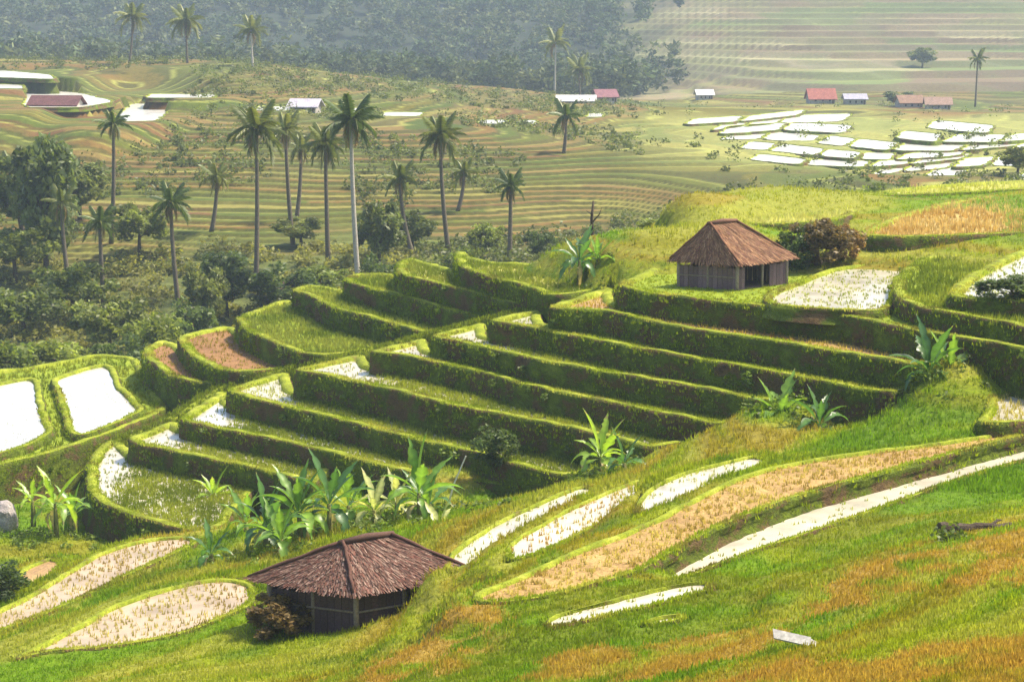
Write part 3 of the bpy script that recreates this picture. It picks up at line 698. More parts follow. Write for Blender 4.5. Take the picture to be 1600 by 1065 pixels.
def palm(px, top, Y, label, crown=2.6, kind='green', base_z=None, nf=15, lean=.6, rs=0, trunk_r=.17, bare=False):
    r = random.Random(rs + int(px)); x = col_x(px, Y, top); z0 = gz(x, Y) if base_z is None else base_z
    zt = row_z(top, Y) - crown * .42; H = max(2.0, zt - z0)
    o = empty('palm_tree', (x, Y, z0 + CZ - .1)); tag(o, label, 'palm tree', 'palms in the valley')
    lx, ly = r.uniform(-lean, lean) * 1.6, r.uniform(-lean, lean) * .6; nf = nf + r.randint(-2, 5)
    pts = [(lx * ((1 - t) ** 2), ly * (1 - t) ** 2, H * t) for t in np.linspace(0, 1, 9)]
    m = MB(); m.tube(pts, [trunk_r * (1.35 - .6 * t) for t in np.linspace(0, 1, 9)], 8); m.build('trunk', M['bark'] if 'pale straight' in label or 'white trunk' in label or 'pale trunk' in label else M['bark_mid'], o, True)
    for i in range(nf):
        a = i * 2.39996 + r.uniform(-.25, .25); u = i / nf; me = FRD[kind][min(3, int(u * 4))]
        child('frond', me, o, (0, 0, H), (r.uniform(-.25, .25), -(.95 - 1.25 * u) + r.uniform(-.12, .12), a), (crown * r.uniform(.85, 1.12),) * 3)
    for i in range(2 + r.randint(0, 2)):
        child('frond', FRD['dry'][i % 2], o, (0, 0, H - .1), (0, .5, r.uniform(0, 6.28)), (crown * .7,) * 3)
    nut = MB()
    for i in range(5):
        a = r.uniform(0, 6.28); c = Vector((.22 * math.cos(a), .22 * math.sin(a), H - .25 - .15 * r.random()))
        nut.tube([c + Vector((0, 0, -.14)), c + Vector((0, 0, -.07)), c + Vector((0, 0, .07)), c + Vector((0, 0, .14))], [.04, .12, .12, .04], 6, (.14, .14, .04))
    nut.build('coconuts', M['wood'], o, True)
    return o
PALM_SCALE = .82
for a in [(548,165,150,'tall palm with a long pale straight trunk beside the grass terraces',3.0,'dark',None,20,.3),
          (400,178,158,'palm with wide drooping grey-green crown left of the pale-trunked palm',3.3,'green',None,18,.5),
          (446,186,172,'slimmer palm standing behind the wide drooping palm',2.6,'pale',None,13,.5),
          (688,192,168,'palm with a round crown and ragged brown fronds above the terrace edge',2.9,'green',None,17,.7),
          (798,275,162,'short palm with a narrow upright crown above the banana plants',2.0,'dark',None,12,.4),
          (885,165,222,'lone dark palm on the open terraced slope',3.0,'dark',None,13,.7),
          (266,298,148,'deep green young palm with a star-shaped crown',2.3,'dark',None,15,.4),
          (176,178,176,'thin palm with a sparse crown next to the dense dark tree',2.2,'dark',None,11,.4),
          (155,330,152,'low bushy palm with blue-green fronds',2.2,'dark',None,14,.5),
          (625,262,166,'ragged palm between the pale-trunked palm and the round-crowned palm',2.4,'green',None,13,.8),
          (392,35,340,'hazy palm on the crest below the forest, with a pale trunk',3.8,'pale',None,13,.5),
          (206,12,338,'tall hazy palm on the crest, set among brownish trees',4.2,'pale',None,13,.5),
          (290,18,339,'broad hazy palm with yellowish fronds on the crest',4.4,'pale',None,14,.5),
          (868,52,402,'tall hazy palm with a white trunk at the forest edge',5.0,'pale',None,12,.5),
          (905,96,398,'shorter hazy palm at the forest edge',4.4,'pale',None,12,.5),
          (1528,82,400,'thin hazy palm in front of the striped hill',3.2,'green',None,10,.3),
          (508,205,164,'palm with grey-green fronds crowding the tall pale-trunked palm',2.8,'green',None,15,.5),
          (470,215,182,'slender palm between the wide drooping palm and the pale-trunked one',2.3,'pale',None,11,.4),
          (338,262,178,'yellowish palm on the stepped slope right of the star-shaped palm',2.3,'pale',None,12,.5),
          (725,255,188,'thin palm to the right of the round-crowned palm',2.2,'green',None,11,.5),
          (95,300,165,'palm rising in front of the blue-green spreading tree',2.3,'green',None,12,.5),
          (20,250,182,'palm half hidden behind the dense dark tree',2.6,'green',None,12,.5)]:
    palm(*a[:4], a[4] * PALM_SCALE, *a[5:])

# broadleaf trees: trunk, limbs and a crown of leaf-sized faces in clumps
def clump_leaves(r, centres, nper, size, colr, v=.35):
    V = []; Fc = []; C_ = []
    for (c, rad) in centres:
        tint = r.uniform(.65, 1.35)
        for i in range(nper):
            d = Vector((r.gauss(0, 1), r.gauss(0, 1), r.gauss(0, 1))).normalized() * rad * (r.random() ** .4)
            p = Vector(c) + Vector((d.x, d.y, d.z * .8)); s = size * r.uniform(.6, 1.4)
            a = Vector((r.gauss(0, 1), r.gauss(0, 1), r.gauss(0, .6))).normalized(); b = a.cross(Vector((r.gauss(0, 1), r.gauss(0, 1), r.gauss(0, 1)))).normalized()
            k = len(V); V += [p - a * s, p + b * s * .5, p + a * s, p - b * s * .5]; Fc.append((k, k + 1, k + 2, k + 3))
            cc = tuple(np.array(colr) * tint * r.uniform(1 - v, 1 + v)); C_ += [cc] * 4
    return V, Fc, C_
def tree_meshes(rs, colr, n_cl=38, leaf=.06, shape=(.5, .5, .5), zc=.62):
    r = random.Random(rs); m = MB(); tips = []
    m.tube([(0, 0, -.05), (.01, 0, .15), (.02, .01, .35), (.0, .02, .55)], [.035, .028, .022, .012], 7)
    cents = []
    for i in range(n_cl):
        while True:
            p = Vector((r.uniform(-1, 1), r.uniform(-1, 1), r.uniform(-1, 1)))
            if .25 < p.length < 1: break
        c = Vector((p.x * shape[0] * .8, p.y * shape[1] * .8, zc + p.z * shape[2] * .62)); cents.append((c, r.uniform(.07, .15) * (shape[0] + shape[2])))
        if i % 4 == 0:
            m.tube([(.015, .01, .3 + .2 * r.random()), tuple(Vector((.01, .01, .45)) * .4 + c * .6), tuple(c)], [.013, .008, .003], 5)
    V, Fc, C_ = clump_leaves(r, cents, 100, leaf * .62, colr)
    o1 = m.build('trunk', M['bark_dark'], None, True); o2_ = mesh('crown', V, Fc, M['leaf'], None, np.array(C_))
    r1, r2 = o1.data, o2_.data; bpy.data.objects.remove(o1); bpy.data.objects.remove(o2_); return r1, r2
def shrub_kind(k): return {0: 4, 1: 4, 2: 5, 3: 6}[k]
TREES = [tree_meshes(1, (.13, .145, .045)), tree_meshes(2, (.095, .12, .042), 46, .055, (.34, .34, .75), .6), tree_meshes(3, (.15, .17, .04), 40, .06, (.6, .6, .45), .6), tree_meshes(4, (.12, .095, .05), 30, .055, (.55, .5, .55), .6),
         tree_meshes(5, (.08, .11, .03), 40, .06, (.6, .6, .62), .42), tree_meshes(6, (.16, .19, .035), 40, .065, (.6, .6, .62), .42), tree_meshes(7, (.19, .12, .05), 38, .06, (.6, .6, .62), .42)]
def tree(px, top, Y, w, label, kind=0, cat='tree', name='leafy_tree', group='trees in the valley', zb=None):
    kind = shrub_kind(kind) if name == 'shrub' else kind
    x = col_x(px, Y, top); z0 = gz(x, Y) if zb is None else zb; H = max(1.0, row_z(top, Y) - z0); o = empty(name, (x, Y, z0 + CZ - .05), random.uniform(0, 6)); tag(o, label, cat, group)
    s = (w, w, H * .92); child('trunk', TREES[kind][0], o, sc=s); child('crown', TREES[kind][1], o, sc=s); return o
tree(62, 178, 168, 8.5, 'dense dark tree with a tall rounded crown and thin trunk', 1)
tree(28, 215, 178, 7.5, 'greyish tree leaning against the dense dark tree', 0)
tree(120, 235, 185, 7.0, 'blue-green spreading tree right of the dense dark tree', 0)
tree(590, 295, 160, 5.5, 'grey-green bushy tree close behind the pale palm trunk', 0)
tree(592, 372, 140, 4.2, 'rounded dark shrub at the foot of the pale palm trunk', 0, 'shrub', 'shrub')
tree(352, 372, 150, 6.0, 'bluish leafy tree in the hollow above the red soil terraces', 1)
tree(318, 395, 146, 4.5, 'low leafy tree left of the bluish one in the hollow', 0)
tree(440, 395, 150, 6.0, 'wide dark bush spreading behind the terrace rim', 0, 'shrub', 'shrub')
tree(500, 400, 152, 5.0, 'olive bush between the wide dark bush and the pale palm trunk', 2, 'shrub', 'shrub')
tree(110, 385, 152, 6.5, 'leafy tree with light top growing left of the mossy tree', 2)
tree(35, 430, 146, 6.5, 'yellow-green tree at the valley edge beside the light-topped tree', 2)
tree(170, 440, 140, 6.0, 'mossy green tree above the narrow pond', 2)
tree(240, 452, 136, 5.0, 'olive shrub above the bright ponds', 2, 'shrub', 'shrub')
tree(300, 440, 140, 5.0, 'dark teal shrub above the red soil terrace', 1, 'shrub', 'shrub')
tree(10, 500, 128, 5.5, 'light green bush behind the large pond', 2, 'shrub', 'shrub')
tree(90, 500, 130, 6.0, 'dull green bush behind the narrow pond', 2, 'shrub', 'shrub')
tree(190, 500, 126, 5.0, 'deep green bush on the rim behind the narrow pond', 0, 'shrub', 'shrub')
tree(215, 300, 172, 6.0, 'olive rounded tree behind the star-shaped young palm', 2)
tree(645, 318, 170, 5.0, 'dark leafy tree below the ragged palm', 0)
tree(470, 330, 172, 5.5, 'grey-green tree under the slender palm', 0)
tree(20, 330, 165, 7.0, 'broad olive tree below the dense dark tree', 2)
tree(760, 335, 172, 3.5, 'round olive bush left of the short upright palm', 2, 'shrub', 'shrub')
tree(845, 345, 165, 3.0, 'low dark bush right of the short upright palm', 0, 'shrub', 'shrub')
tree(720, 365, 150, 3.0, 'small olive bush on the terrace skyline', 2, 'shrub', 'shrub')
tree(1280, 318, 86.8, 2.9, 'brown-green leafy bush right of the far thatched hut', 3, 'shrub', 'shrub', 'bushes by the far hut')
tree(1243, 338, 86.5, 1.8, 'dark bush squeezed between far hut and brown bush', 0, 'shrub', 'shrub', 'bushes by the far hut')
tree(1316, 332, 87.5, 2.0, 'dark bush with dry tips beside the straw field', 3, 'shrub', 'shrub', 'bushes by the far hut')
tree(1592, 220, 200, 5.0, 'dark round tree beside the flooded paddies', 0, 'tree', 'leafy_tree')
tree(1442, 68, 540, 10, 'small dark tree alone on the striped hill', 0, 'tree', 'leafy_tree', 'far trees')
tree(1130, 283, 150, 3.5, 'small bush on the slope left of the yellow field', 2, 'shrub', 'shrub', 'far bushes')
tree(985, 345, 108, 3.2, 'light green bush on the knoll behind the terraces', 2, 'shrub', 'shrub', 'bushes by the far hut')
tree(1030, 332, 112, 3.0, 'grassy green bush left of the far thatched hut', 2, 'shrub', 'shrub', 'bushes by the far hut')
tree(1405, 138, 402, 9, 'greyish tree beside the brown village houses', 0, 'tree', 'leafy_tree', 'far trees')
tree(1185, 268, 152, 3.0, 'dark little bush above the yellow field', 0, 'shrub', 'shrub', 'far bushes')
tree(1370, 262, 160, 3.5, 'bush on the bank below the flooded paddies', 2, 'shrub', 'shrub', 'far bushes')
tree(430, 905, 50.0, 1.9, 'dry brown and yellow bush against the near hut', 3, 'shrub', 'shrub', 'bushes by the near hut', -16.7)
tree(772, 648, 73.5, 1.9, 'dark leafy shrub growing on a terrace bank', 1, 'shrub', 'shrub', 'bushes by the near hut', -17.5)
tree(1585, 415, 70.5, 2.6, 'dark green bush on the shelf by the white seedling field', 0, 'shrub', 'shrub', 'bushes by the far hut', -10.55)
tree(0, 860, 60.0, 1.8, 'dark bush at the edge of the ochre field', 0, 'shrub', 'shrub', 'bushes by the near hut')
# dead trunk
m = MB(); m.tube([(0, 0, -.1), (.02, 0, .8), (-.03, .02, 1.7), (.05, 0, 2.6)], [.13, .10, .08, .05], 7); m.tube([(-.02, 0, 1.5), (.35, .1, 1.9), (.5, .1, 2.3)], [.05, .035, .015], 5); m.tube([(0, 0, 1.9), (-.3, 0, 2.1)], [.04, .015], 5)
o = m.build('dead_tree', M['bark_dark'], None, True); x = col_x(925, 96); o.location = (x, 96, gz(x, 96) + CZ); tag(o, 'bare dark trunk of a dead tree on the knoll', 'dead tree')

# scrub that covers the valley floor
sr = random.Random(11); cents = []
for i in range(520):
    y = sr.uniform(113, 172); x = col_x(sr.uniform(-60, 640 if y > 130 else 260), y)
    z = gz(x, y); rad = sr.uniform(.5, 1.25)
    for q in range(2): cents.append((Vector((x + sr.uniform(-.8, .8), y + sr.uniform(-.8, .8), z + CZ + rad * .35)), rad))
V, Fc, C_ = clump_leaves(sr, cents, 52, .20, (.18, .17, .042))
tag(mesh('undergrowth', V, Fc, M['leaf'], None, np.array(C_)), 'tangled green undergrowth filling the valley below the terraces', 'undergrowth', kind='stuff')
cents = []
for i in range(3400):
    y = 1 / sr.uniform(1 / 430, 1 / 158); x = col_x(sr.uniform(-40, 1640) if i % 3 == 0 else sr.uniform(-40, 1000), y, 200)
    pxx, pyy = px_of(x, y, float(Hf_tps(x, y)))
    if fbm(x * .05, y * .05, 3) < .43 or (1040 < pxx and 165 < pyy < 280 and i % 6) or (pxx < 290 and 105 < pyy < 195): continue
    z = gz(x, y); rad = sr.uniform(.3, .9) * (1 + y / 500)
    cents.append((Vector((x, y, z + CZ + rad * .3)), rad))
V, Fc, C_ = clump_leaves(sr, cents, 42, .20, (.10, .115, .03))
tag(mesh('hillside_scrub', V, Fc, M['leaf'], None, np.array(C_)), 'scattered low bushes along the far terrace banks', 'scrub', kind='stuff')
# forest on the mountain
cents = []; fr_ = random.Random(5); V = []; Fc = []; C_ = []
for i in range(3000):
    y = fr_.uniform(470, 880) if i % 4 else fr_.uniform(470, 600); x = col_x(fr_.uniform(-80, 1110), y, 60)
    if y < 520 and col_x(1000, y) < x: continue
    if x > col_x(985 - 90 * fr_.random() ** 3 + fr_.gauss(0, 34) + (45 if y < 560 else 0), y): continue
    z = gz(x, y) + CZ; hh = fr_.uniform(5, 11); w = hh * fr_.uniform(.36, .52); cl = (.065, .09, .035) if fr_.random() < .6 else (.11, .125, .05)
    cs = [(Vector((x + fr_.uniform(-w, w) * .6, y + fr_.uniform(-w, w) * .6, z + hh * fr_.uniform(.35, .9))), w * fr_.uniform(.45, .75)) for q in range(6)]
    a, b, c = clump_leaves(fr_, cs, 17, .8, cl, .3); k = len(V); V += a; Fc += [tuple(i_ + k for i_ in f_) for f_ in b]; C_ += c
tag(mesh('forest', V, Fc, M['forest'], None, np.array(C_)), 'hazy blue-green forest covering the mountain behind the valley', 'forest', kind='stuff')

# banana plants
def banana_leaf(name, droop, colr, rs, torn=.5):
    r = random.Random(rs); n = 17; v = []; f = []; c = []
    mid = [Vector((t * (1 - .25 * droop * t), 0, .55 * t - droop * .75 * t * t)) for t in np.linspace(0, 1, n)]
    for i, t in enumerate(np.linspace(0, 1, n)):
        w = .0 + .12 * math.sin(math.pi * min(1, max(0, (t - .10) / .9)) ** .8) if t > .1 else .012
        w = max(w, .008); up = Vector((0, 0, .35 * w))
        jl, jr = (r.uniform(1 - torn * .6, 1) if r.random() < .75 else r.uniform(.3, .6)), (r.uniform(1 - torn * .6, 1) if r.random() < .75 else r.uniform(.3, .6))
        v += [mid[i] + Vector((0, -w * jl, 0)) + up, mid[i], mid[i] + Vector((0, w * jr, 0)) + up]
        k = leafcol(colr, .18) if i < n * .78 or r.random() < .5 else leafcol((.24, .19, .08), .2); c += [k, tuple(np.minimum(np.array(k) * 1.7, 1)), k]
    for i in range(n - 1):
        a = i * 3
        f += [(a, a + 1, a + 4, a + 3), (a + 1, a + 2, a + 5, a + 4)]
    o = mesh(name, v, f, M['banana'], None, np.array(c), True); me = o.data; bpy.data.objects.remove(o); return me
BL = {'bright': [banana_leaf('leaf', d, (.20, .28, .03), i) for i, d in enumerate((.25, .6, 1.0, 1.4))],
      'green': [banana_leaf('leaf', d, (.12, .20, .03), 10 + i) for i, d in enumerate((.25, .6, 1.0, 1.4))],
      'dark': [banana_leaf('leaf', d, (.055, .115, .03), 20 + i) for i, d in enumerate((.25, .6, 1.0, 1.4))],
      'pale': [banana_leaf('leaf', d, (.30, .30, .13), 30 + i) for i, d in enumerate((.3, .7, 1.1, 1.5))],
      'dry': [banana_leaf('leaf', d, (.32, .24, .13), 40 + i, .9) for i, d in enumerate((1.5, 1.9))]}
def banana(px, py, z, label, kind='green', L=1.5, H=1.2, nl=8, rs=0):
    r = random.Random(rs + px); L *= 1.08
    if z is None: x, y, z = on_ground(px, py, 44, 110)
    else: x, y = at(px, py, z)
    o = empty('banana_plant', (x, y, z + CZ - .08)); tag(o, label, 'banana plant', 'banana plants in the gully')
    m = MB(); m.tube([(0, 0, -.1), (.02, 0, H * .5), (.0, .02, H)], [.12, .10, .06], 8); m.build('stem', M['stem'], o, True)
    nl = int(nl * 1.5)
    for i in range(nl):
        u = i / nl; a = i * 2.4 + r.uniform(-.3, .3)
        child('leaf', BL[kind][min(3, int(u * 4))], o, (0, 0, H * (1 - .15 * u)), (r.uniform(-.3, .3), -(.75 - 1.05 * u) + r.uniform(-.3, .3), a), (L * r.uniform(.75, 1.15),) * 3)
    for i in range(2): child('leaf', BL['dry'][i], o, (0, 0, H * .8), (0, .55, r.uniform(0, 6.28)), (L * .7,) * 3)
    return o
for a in [(88,842,None,'bright yellow-green banana plant below the grass path','bright',1.7,1.5,9),
          (118,835,None,'darker banana plant touching the bright one below the grass path','green',1.4,1.0,7),
          (335,815,None,'bright banana plant at the end of the lowest terrace','bright',1.4,1.1,8),
          (415,868,-18.2,'banana plant with broad dark leaves behind the left roof corner of the near hut','dark',1.8,1.1,9),
          (468,862,-18.2,'lush green banana plant behind the near hut roof slope','green',1.9,1.5,10),
          (515,858,-18.2,'tall deep green banana plant directly behind the near hut ridge','dark',1.8,1.7,9),
          (585,850,-18.2,'banana plant with pale dried leaves behind the near hut peak','pale',1.4,1.3,9),
          (655,850,-18.0,'tall banana plant with one leaf standing straight up behind the near hut','green',1.8,1.9,9),
          (690,862,-17.6,'small pale banana plant by the end of the white strip field','pale',1.2,.8,7),
          (938,738,-16.9,'vivid lime banana plant in the gully beside the terrace ends','bright',1.6,.7,9),
          (975,745,-16.7,'dark low banana plant under the vivid lime one','dark',1.2,.6,7),
          (1215,690,-15.6,'banana plant with pale ribs and long arching leaves in the gully','green',1.8,.9,9),
          (1280,690,-15.2,'dark spiky banana plant next to the arching one','dark',1.6,.7,8),
          (1450,640,-14.0,'blue-green banana plant above the small gully field','dark',1.9,1.5,10),
          (1482,632,-13.8,'banana plant with a pale raised leaf behind the blue-green one','green',1.5,1.2,7),
          (905,440,-12.4,'blue-grey banana plant on the knoll by the grass path','dark',1.7,1.1,9),
          (932,432,-12.2,'green banana plant on the knoll close to the dead trunk','green',1.5,.9,7),
          (440,875,-17.9,'squat banana plant with wide leaves tucked under the near hut eave','green',1.5,.8,8),
          (545,842,-18.3,'leafy green banana plant between the deep green one and the pale dried one','green',1.5,1.3,8),
          (620,842,-18.3,'pale banana plant with frayed leaves right of the near hut peak','pale',1.5,1.4,8),
          (672,836,-18.0,'dark banana plant behind the tall one with the upright leaf','dark',1.4,1.2,7),
          (385,850,-18.8,'green banana plant left of the broad dark-leaved one','green',1.3,.9,7),
          (52,815,-20.9,'yellowish banana plant between the boulder and the bright one','bright',1.3,1.0,7),
          (330,880,-18.2,'low banana plant between the tan field and the near hut','dark',1.1,.4,6)]:
    banana(*a)
gw = random.Random(3); cents = []
for (px, py, z, n_, sp) in [(450,870,-18.1,26,2.6),(560,850,-18.3,30,2.8),(660,850,-18.0,22,2.2),(1490,832,-12.2,7,.5),(95,842,-21.0,16,1.8),(330,815,-20.6,10,1.3),(945,742,-16.9,16,1.6),(1240,690,-15.5,18,1.8),(1455,642,-14.0,16,1.6),(915,438,-12.3,14,1.8),(30,830,-21.2,14,1.8),(200,860,-20.4,12,2.4),(1270,395,-10.95,12,1.6)]:
    x, y = at(px, py, z)
    for i in range(n_):
        xx, yy = x + gw.gauss(0, sp * .6), y + gw.gauss(0, sp * .5); rad = gw.uniform(.15, .42); cents.append((Vector((xx, yy, max(gz(xx, yy), z - .6) + CZ + rad * .4)), rad))
for P, z in BANKS:
    L_ = len(P)
    for i in range(int(L_ * .10)):
        p = P[gw.randrange(L_)]; rad = gw.uniform(.10, .30); cents.append((Vector((p[0] + gw.uniform(-.1, .1), p[1] - .22, z - gw.uniform(.0, .9) + CZ)), rad))
V, Fc, C_ = clump_leaves(gw, cents, 44, .075, (.13, .17, .025))
tag(mesh('weeds', V, Fc, M['leaf'], None, np.array(C_)), 'low leafy weeds on the terrace banks and round the banana plants', 'weeds', kind='stuff')
# bare sticks
for (p0, p1, z0, lab) in [((688,800), (728,712), -18.2, 'thin bare stick leaning right behind the near hut'), ((1330,665), (1368,618), -15.0, 'thin bare stick leaning between the gully bananas'), ((1463,600), (1464,538), -13.9, 'white upright stick rising from the blue-green banana plant')]:
    x, y = at(*p0, z0); zz = row_z(p1[1], y); x1 = col_x(p1[0], y, p1[1])
    m = MB(); m.tube([(x, y, z0 - .8 + CZ), ((x + x1) / 2 + .03, y, (z0 + zz) / 2 + CZ), (x1, y, zz + CZ)], [.04, .035, .025], 6, (.62, .58, .45))
    tag(m.build('stick', M['wood']), lab, 'stick')

# ---------------------------------------------------------------- thatched huts
def hut(name, Fp, Lp, Rp, apex, ze, zb, label, thatch_cols, wall_h, seed, wall_c, overhang=.55, gap_side=None, ridge=.5):
    r = random.Random(seed); Fp, Lp, Rp = (np.array(p, float) for p in (Fp, Lp, Rp)); B = Lp + Rp - Fp
    cen = (Lp + Rp) / 2; root = empty(name, (cen[0], cen[1], zb + CZ)); tag(root, label, 'hut')
    org = np.array([cen[0], cen[1], zb])
    loc = lambda p, z: Vector((p[0] - org[0], p[1] - org[1], z - org[2]))
    A = Vector((apex[0] - org[0], apex[1] - org[1], apex[2] - org[2])); rd = Vector((*(Rp - Fp), 0)).normalized() * ridge; tops = [A - rd, A + rd, A + rd, A - rd]
    eav = [loc(p, ze) for p in (Fp, Rp, B, Lp)]
    m = MB(); dn = Vector((0, 0, -.16))
    inner = [e + dn + (A - e) * .06 for e in eav]; sagv = Vector((0, 0, -.10))
    for i in range(4):
        a, b = eav[i], eav[(i + 1) % 4]; mid_ = (a + b) / 2 + Vector((0, 0, -.04))
        ta, tb = tops[i], tops[(i + 1) % 4]; quad = (ta - tb).length > .01; m.add([a, b, tb, ta] if quad else [a, b, ta], [(0, 1, 2, 3)] if quad else [(0, 1, 2)]); m.add([inner[i], inner[(i + 1) % 4], tb + dn, ta + dn] if quad else [inner[i], inner[(i + 1) % 4], ta + dn], [(3, 2, 1, 0)] if quad else [(2, 1, 0)]); m.add([a, b, inner[(i + 1) % 4], inner[i]], [(3, 2, 1, 0)])
    roof = m.build('roof', M['thatch_base'], root)
    V = []; Fc = []; C_ = []
    for i in range(4):
        a, b = eav[i], eav[(i + 1) % 4]; ta, tb = tops[i], tops[(i + 1) % 4]; nrm = (b - a).cross(A - a).normalized()
        if nrm.z < 0: nrm = -nrm
        courses = 12; W = (b - a).length
        for c in range(courses):
            t0 = c / courses; n = int(W * (1 - t0) * 62) + 8
            for k in range(n):
                u = (k + r.random()) / n; e0 = a.lerp(b, u); tp = ta.lerp(tb, u); p0 = e0.lerp(tp, min(t0 + 1.9 / courses, 1)); p1 = e0.lerp(tp, max(0, t0 - r.uniform(0, .9) / courses))
                d = (p1 - p0); 
                if c == 0: p1 = p1 + d.normalized() * r.uniform(.02, .22)
                sd = (b - a).normalized() * r.uniform(.010, .022); lift0, lift1 = .012, .03 + .035 * r.random()
                sk = (b - a).normalized() * r.gauss(0, .06)
                q = len(V); V += [p0 - sd * .6 + nrm * lift0, p0 + sd * .6 + nrm * lift0, p1 + sd + sk + nrm * lift1, p1 - sd + sk + nrm * lift1]
                Fc.append((q, q + 1, q + 2, q + 3)); base = np.array(thatch_cols[r.randrange(len(thatch_cols))]) * r.uniform(.65, 1.3); C_ += [tuple(base)] * 4
    tag(mesh('thatch', V, Fc, M['thatch'], roof, np.array(C_)), kind='stuff')
    # ridge bundles along the hips, one per hip
    for i in range(4):
        e = eav[i]; m = MB(); pts = [tops[i].lerp(e, t) + Vector((0, 0, .07)) for t in np.linspace(0, 1, 8)]
        m.tube([p + Vector((r.uniform(-.03, .03), r.uniform(-.03, .03), r.uniform(-.015, .03))) for p in pts], [.06, .055, .055, .05, .05, .05, .045, .03], 6, tuple(np.array(thatch_cols[0]) * .8))
        m.build('hip_bundle', M['thatch'], roof, True)
    m = MB(); m.tube([A - rd * 1.15 + Vector((0, 0, .06)), A + Vector((0, 0, .10)), A + rd * 1.15 + Vector((0, 0, .06))], [.07, .10, .07], 7, tuple(np.array(thatch_cols[2]))); m.build('ridge_bundle', M['thatch'], roof, True)
    # posts, rails, walls
    ins = []
    for i, e in enumerate(eav):
        cn = Vector((0, 0, 0)); d = Vector((e.x, e.y, 0)); ins.append(d * (1 - overhang / d.length))
    hE = (ze - zb)
    for i in range(4):
        m = MB(); p = ins[i]; m.tube([(p.x, p.y, -.3), (p.x + r.uniform(-.03, .03), p.y, hE * .5), (p.x, p.y, hE + .12)], .075, 8, (.30, .24, .17)); m.build('post', M['wood'], root, True)
    for i in (0, 3, 1, 2):
        a, b = ins[i], ins[(i + 1) % 4]
        m = MB(); m.tube([(a.x, a.y, hE + .02), (b.x, b.y, hE + .02)], .05, 6, (.20, .15, .10)); m.build('beam', M['wood'], root, True)
        pm = a.lerp(b, .5)
        m = MB(); m.tube([(pm.x, pm.y, -.3), (pm.x, pm.y, hE + .1)], .055, 8, (.26, .21, .15)); m.build('post', M['wood'], root, True)
        # wall boards, each on its own; one bay left open on the gap side
        L = (b - a).length; nb = int(L / .21); ang = math.atan2(b.y - a.y, b.x - a.x); dirv = (b - a).normalized()
        for k in range(nb):
            u = (k + .5) / nb
            if gap_side == i and u < .62 and u > .12: continue
            pz = a.lerp(b, u); hh = wall_h * r.uniform(.93, 1.04); kcol = np.array(wall_c) * r.uniform(.7, 1.25)
            m = MB(); m.box(pz.x, pz.y, hh / 2 - .12, L / nb - .015, .035 + .01 * (k % 2), hh + .24, tuple(kcol), ang); m.build('board', M['bamboo'], root)
        m = MB(); q0 = a + dirv.cross(Vector((0, 0, 1))) * .04; q1 = b + dirv.cross(Vector((0, 0, 1))) * .04
        if gap_side != i: m.tube([(q0.x, q0.y, wall_h * .55), (q1.x, q1.y, wall_h * .55)], .03, 6, (.25, .20, .14)); m.build('rail', M['wood'], root, True)
    m = MB(); v4 = [Vector((p.x, p.y, 0)) * .97 for p in ins]; m.add([v + Vector((0, 0, .05)) for v in v4] + [v + Vector((0, 0, -.35)) for v in v4], [(0, 1, 2, 3), (0, 4, 5, 1), (1, 5, 6, 2), (2, 6, 7, 3), (3, 7, 4, 0)], (.12, .09, .06)); m.build('floor', M['wood'], root)
    return root
ZE = -15.22
hut('thatched_hut', (-4.19, 48.9), (-7.25, 50.4), (-1.10, 51.0), (-4.0, 50.9, -14.28), ZE, -16.42, 'near field hut with a low purple-brown thatched roof among banana plants', [(.135, .068, .050), (.18, .105, .078), (.10, .056, .042), (.25, .165, .125), (.16, .07, .05)], .95, 3, (.09, .055, .052), .62, ridge=.75)
hut('thatched_hut', (9.62, 80.4), (6.80, 81.9), (12.4, 82.8), (9.1, 82.3, -8.95), -10.5, -11.65, 'far field hut with an orange-brown thatched roof and dark open doorway', [(.20, .095, .058), (.29, .15, .075), (.15, .078, .052), (.34, .20, .11)], .95, 4, (.17, .11, .11), .42, gap_side=0, ridge=.8)

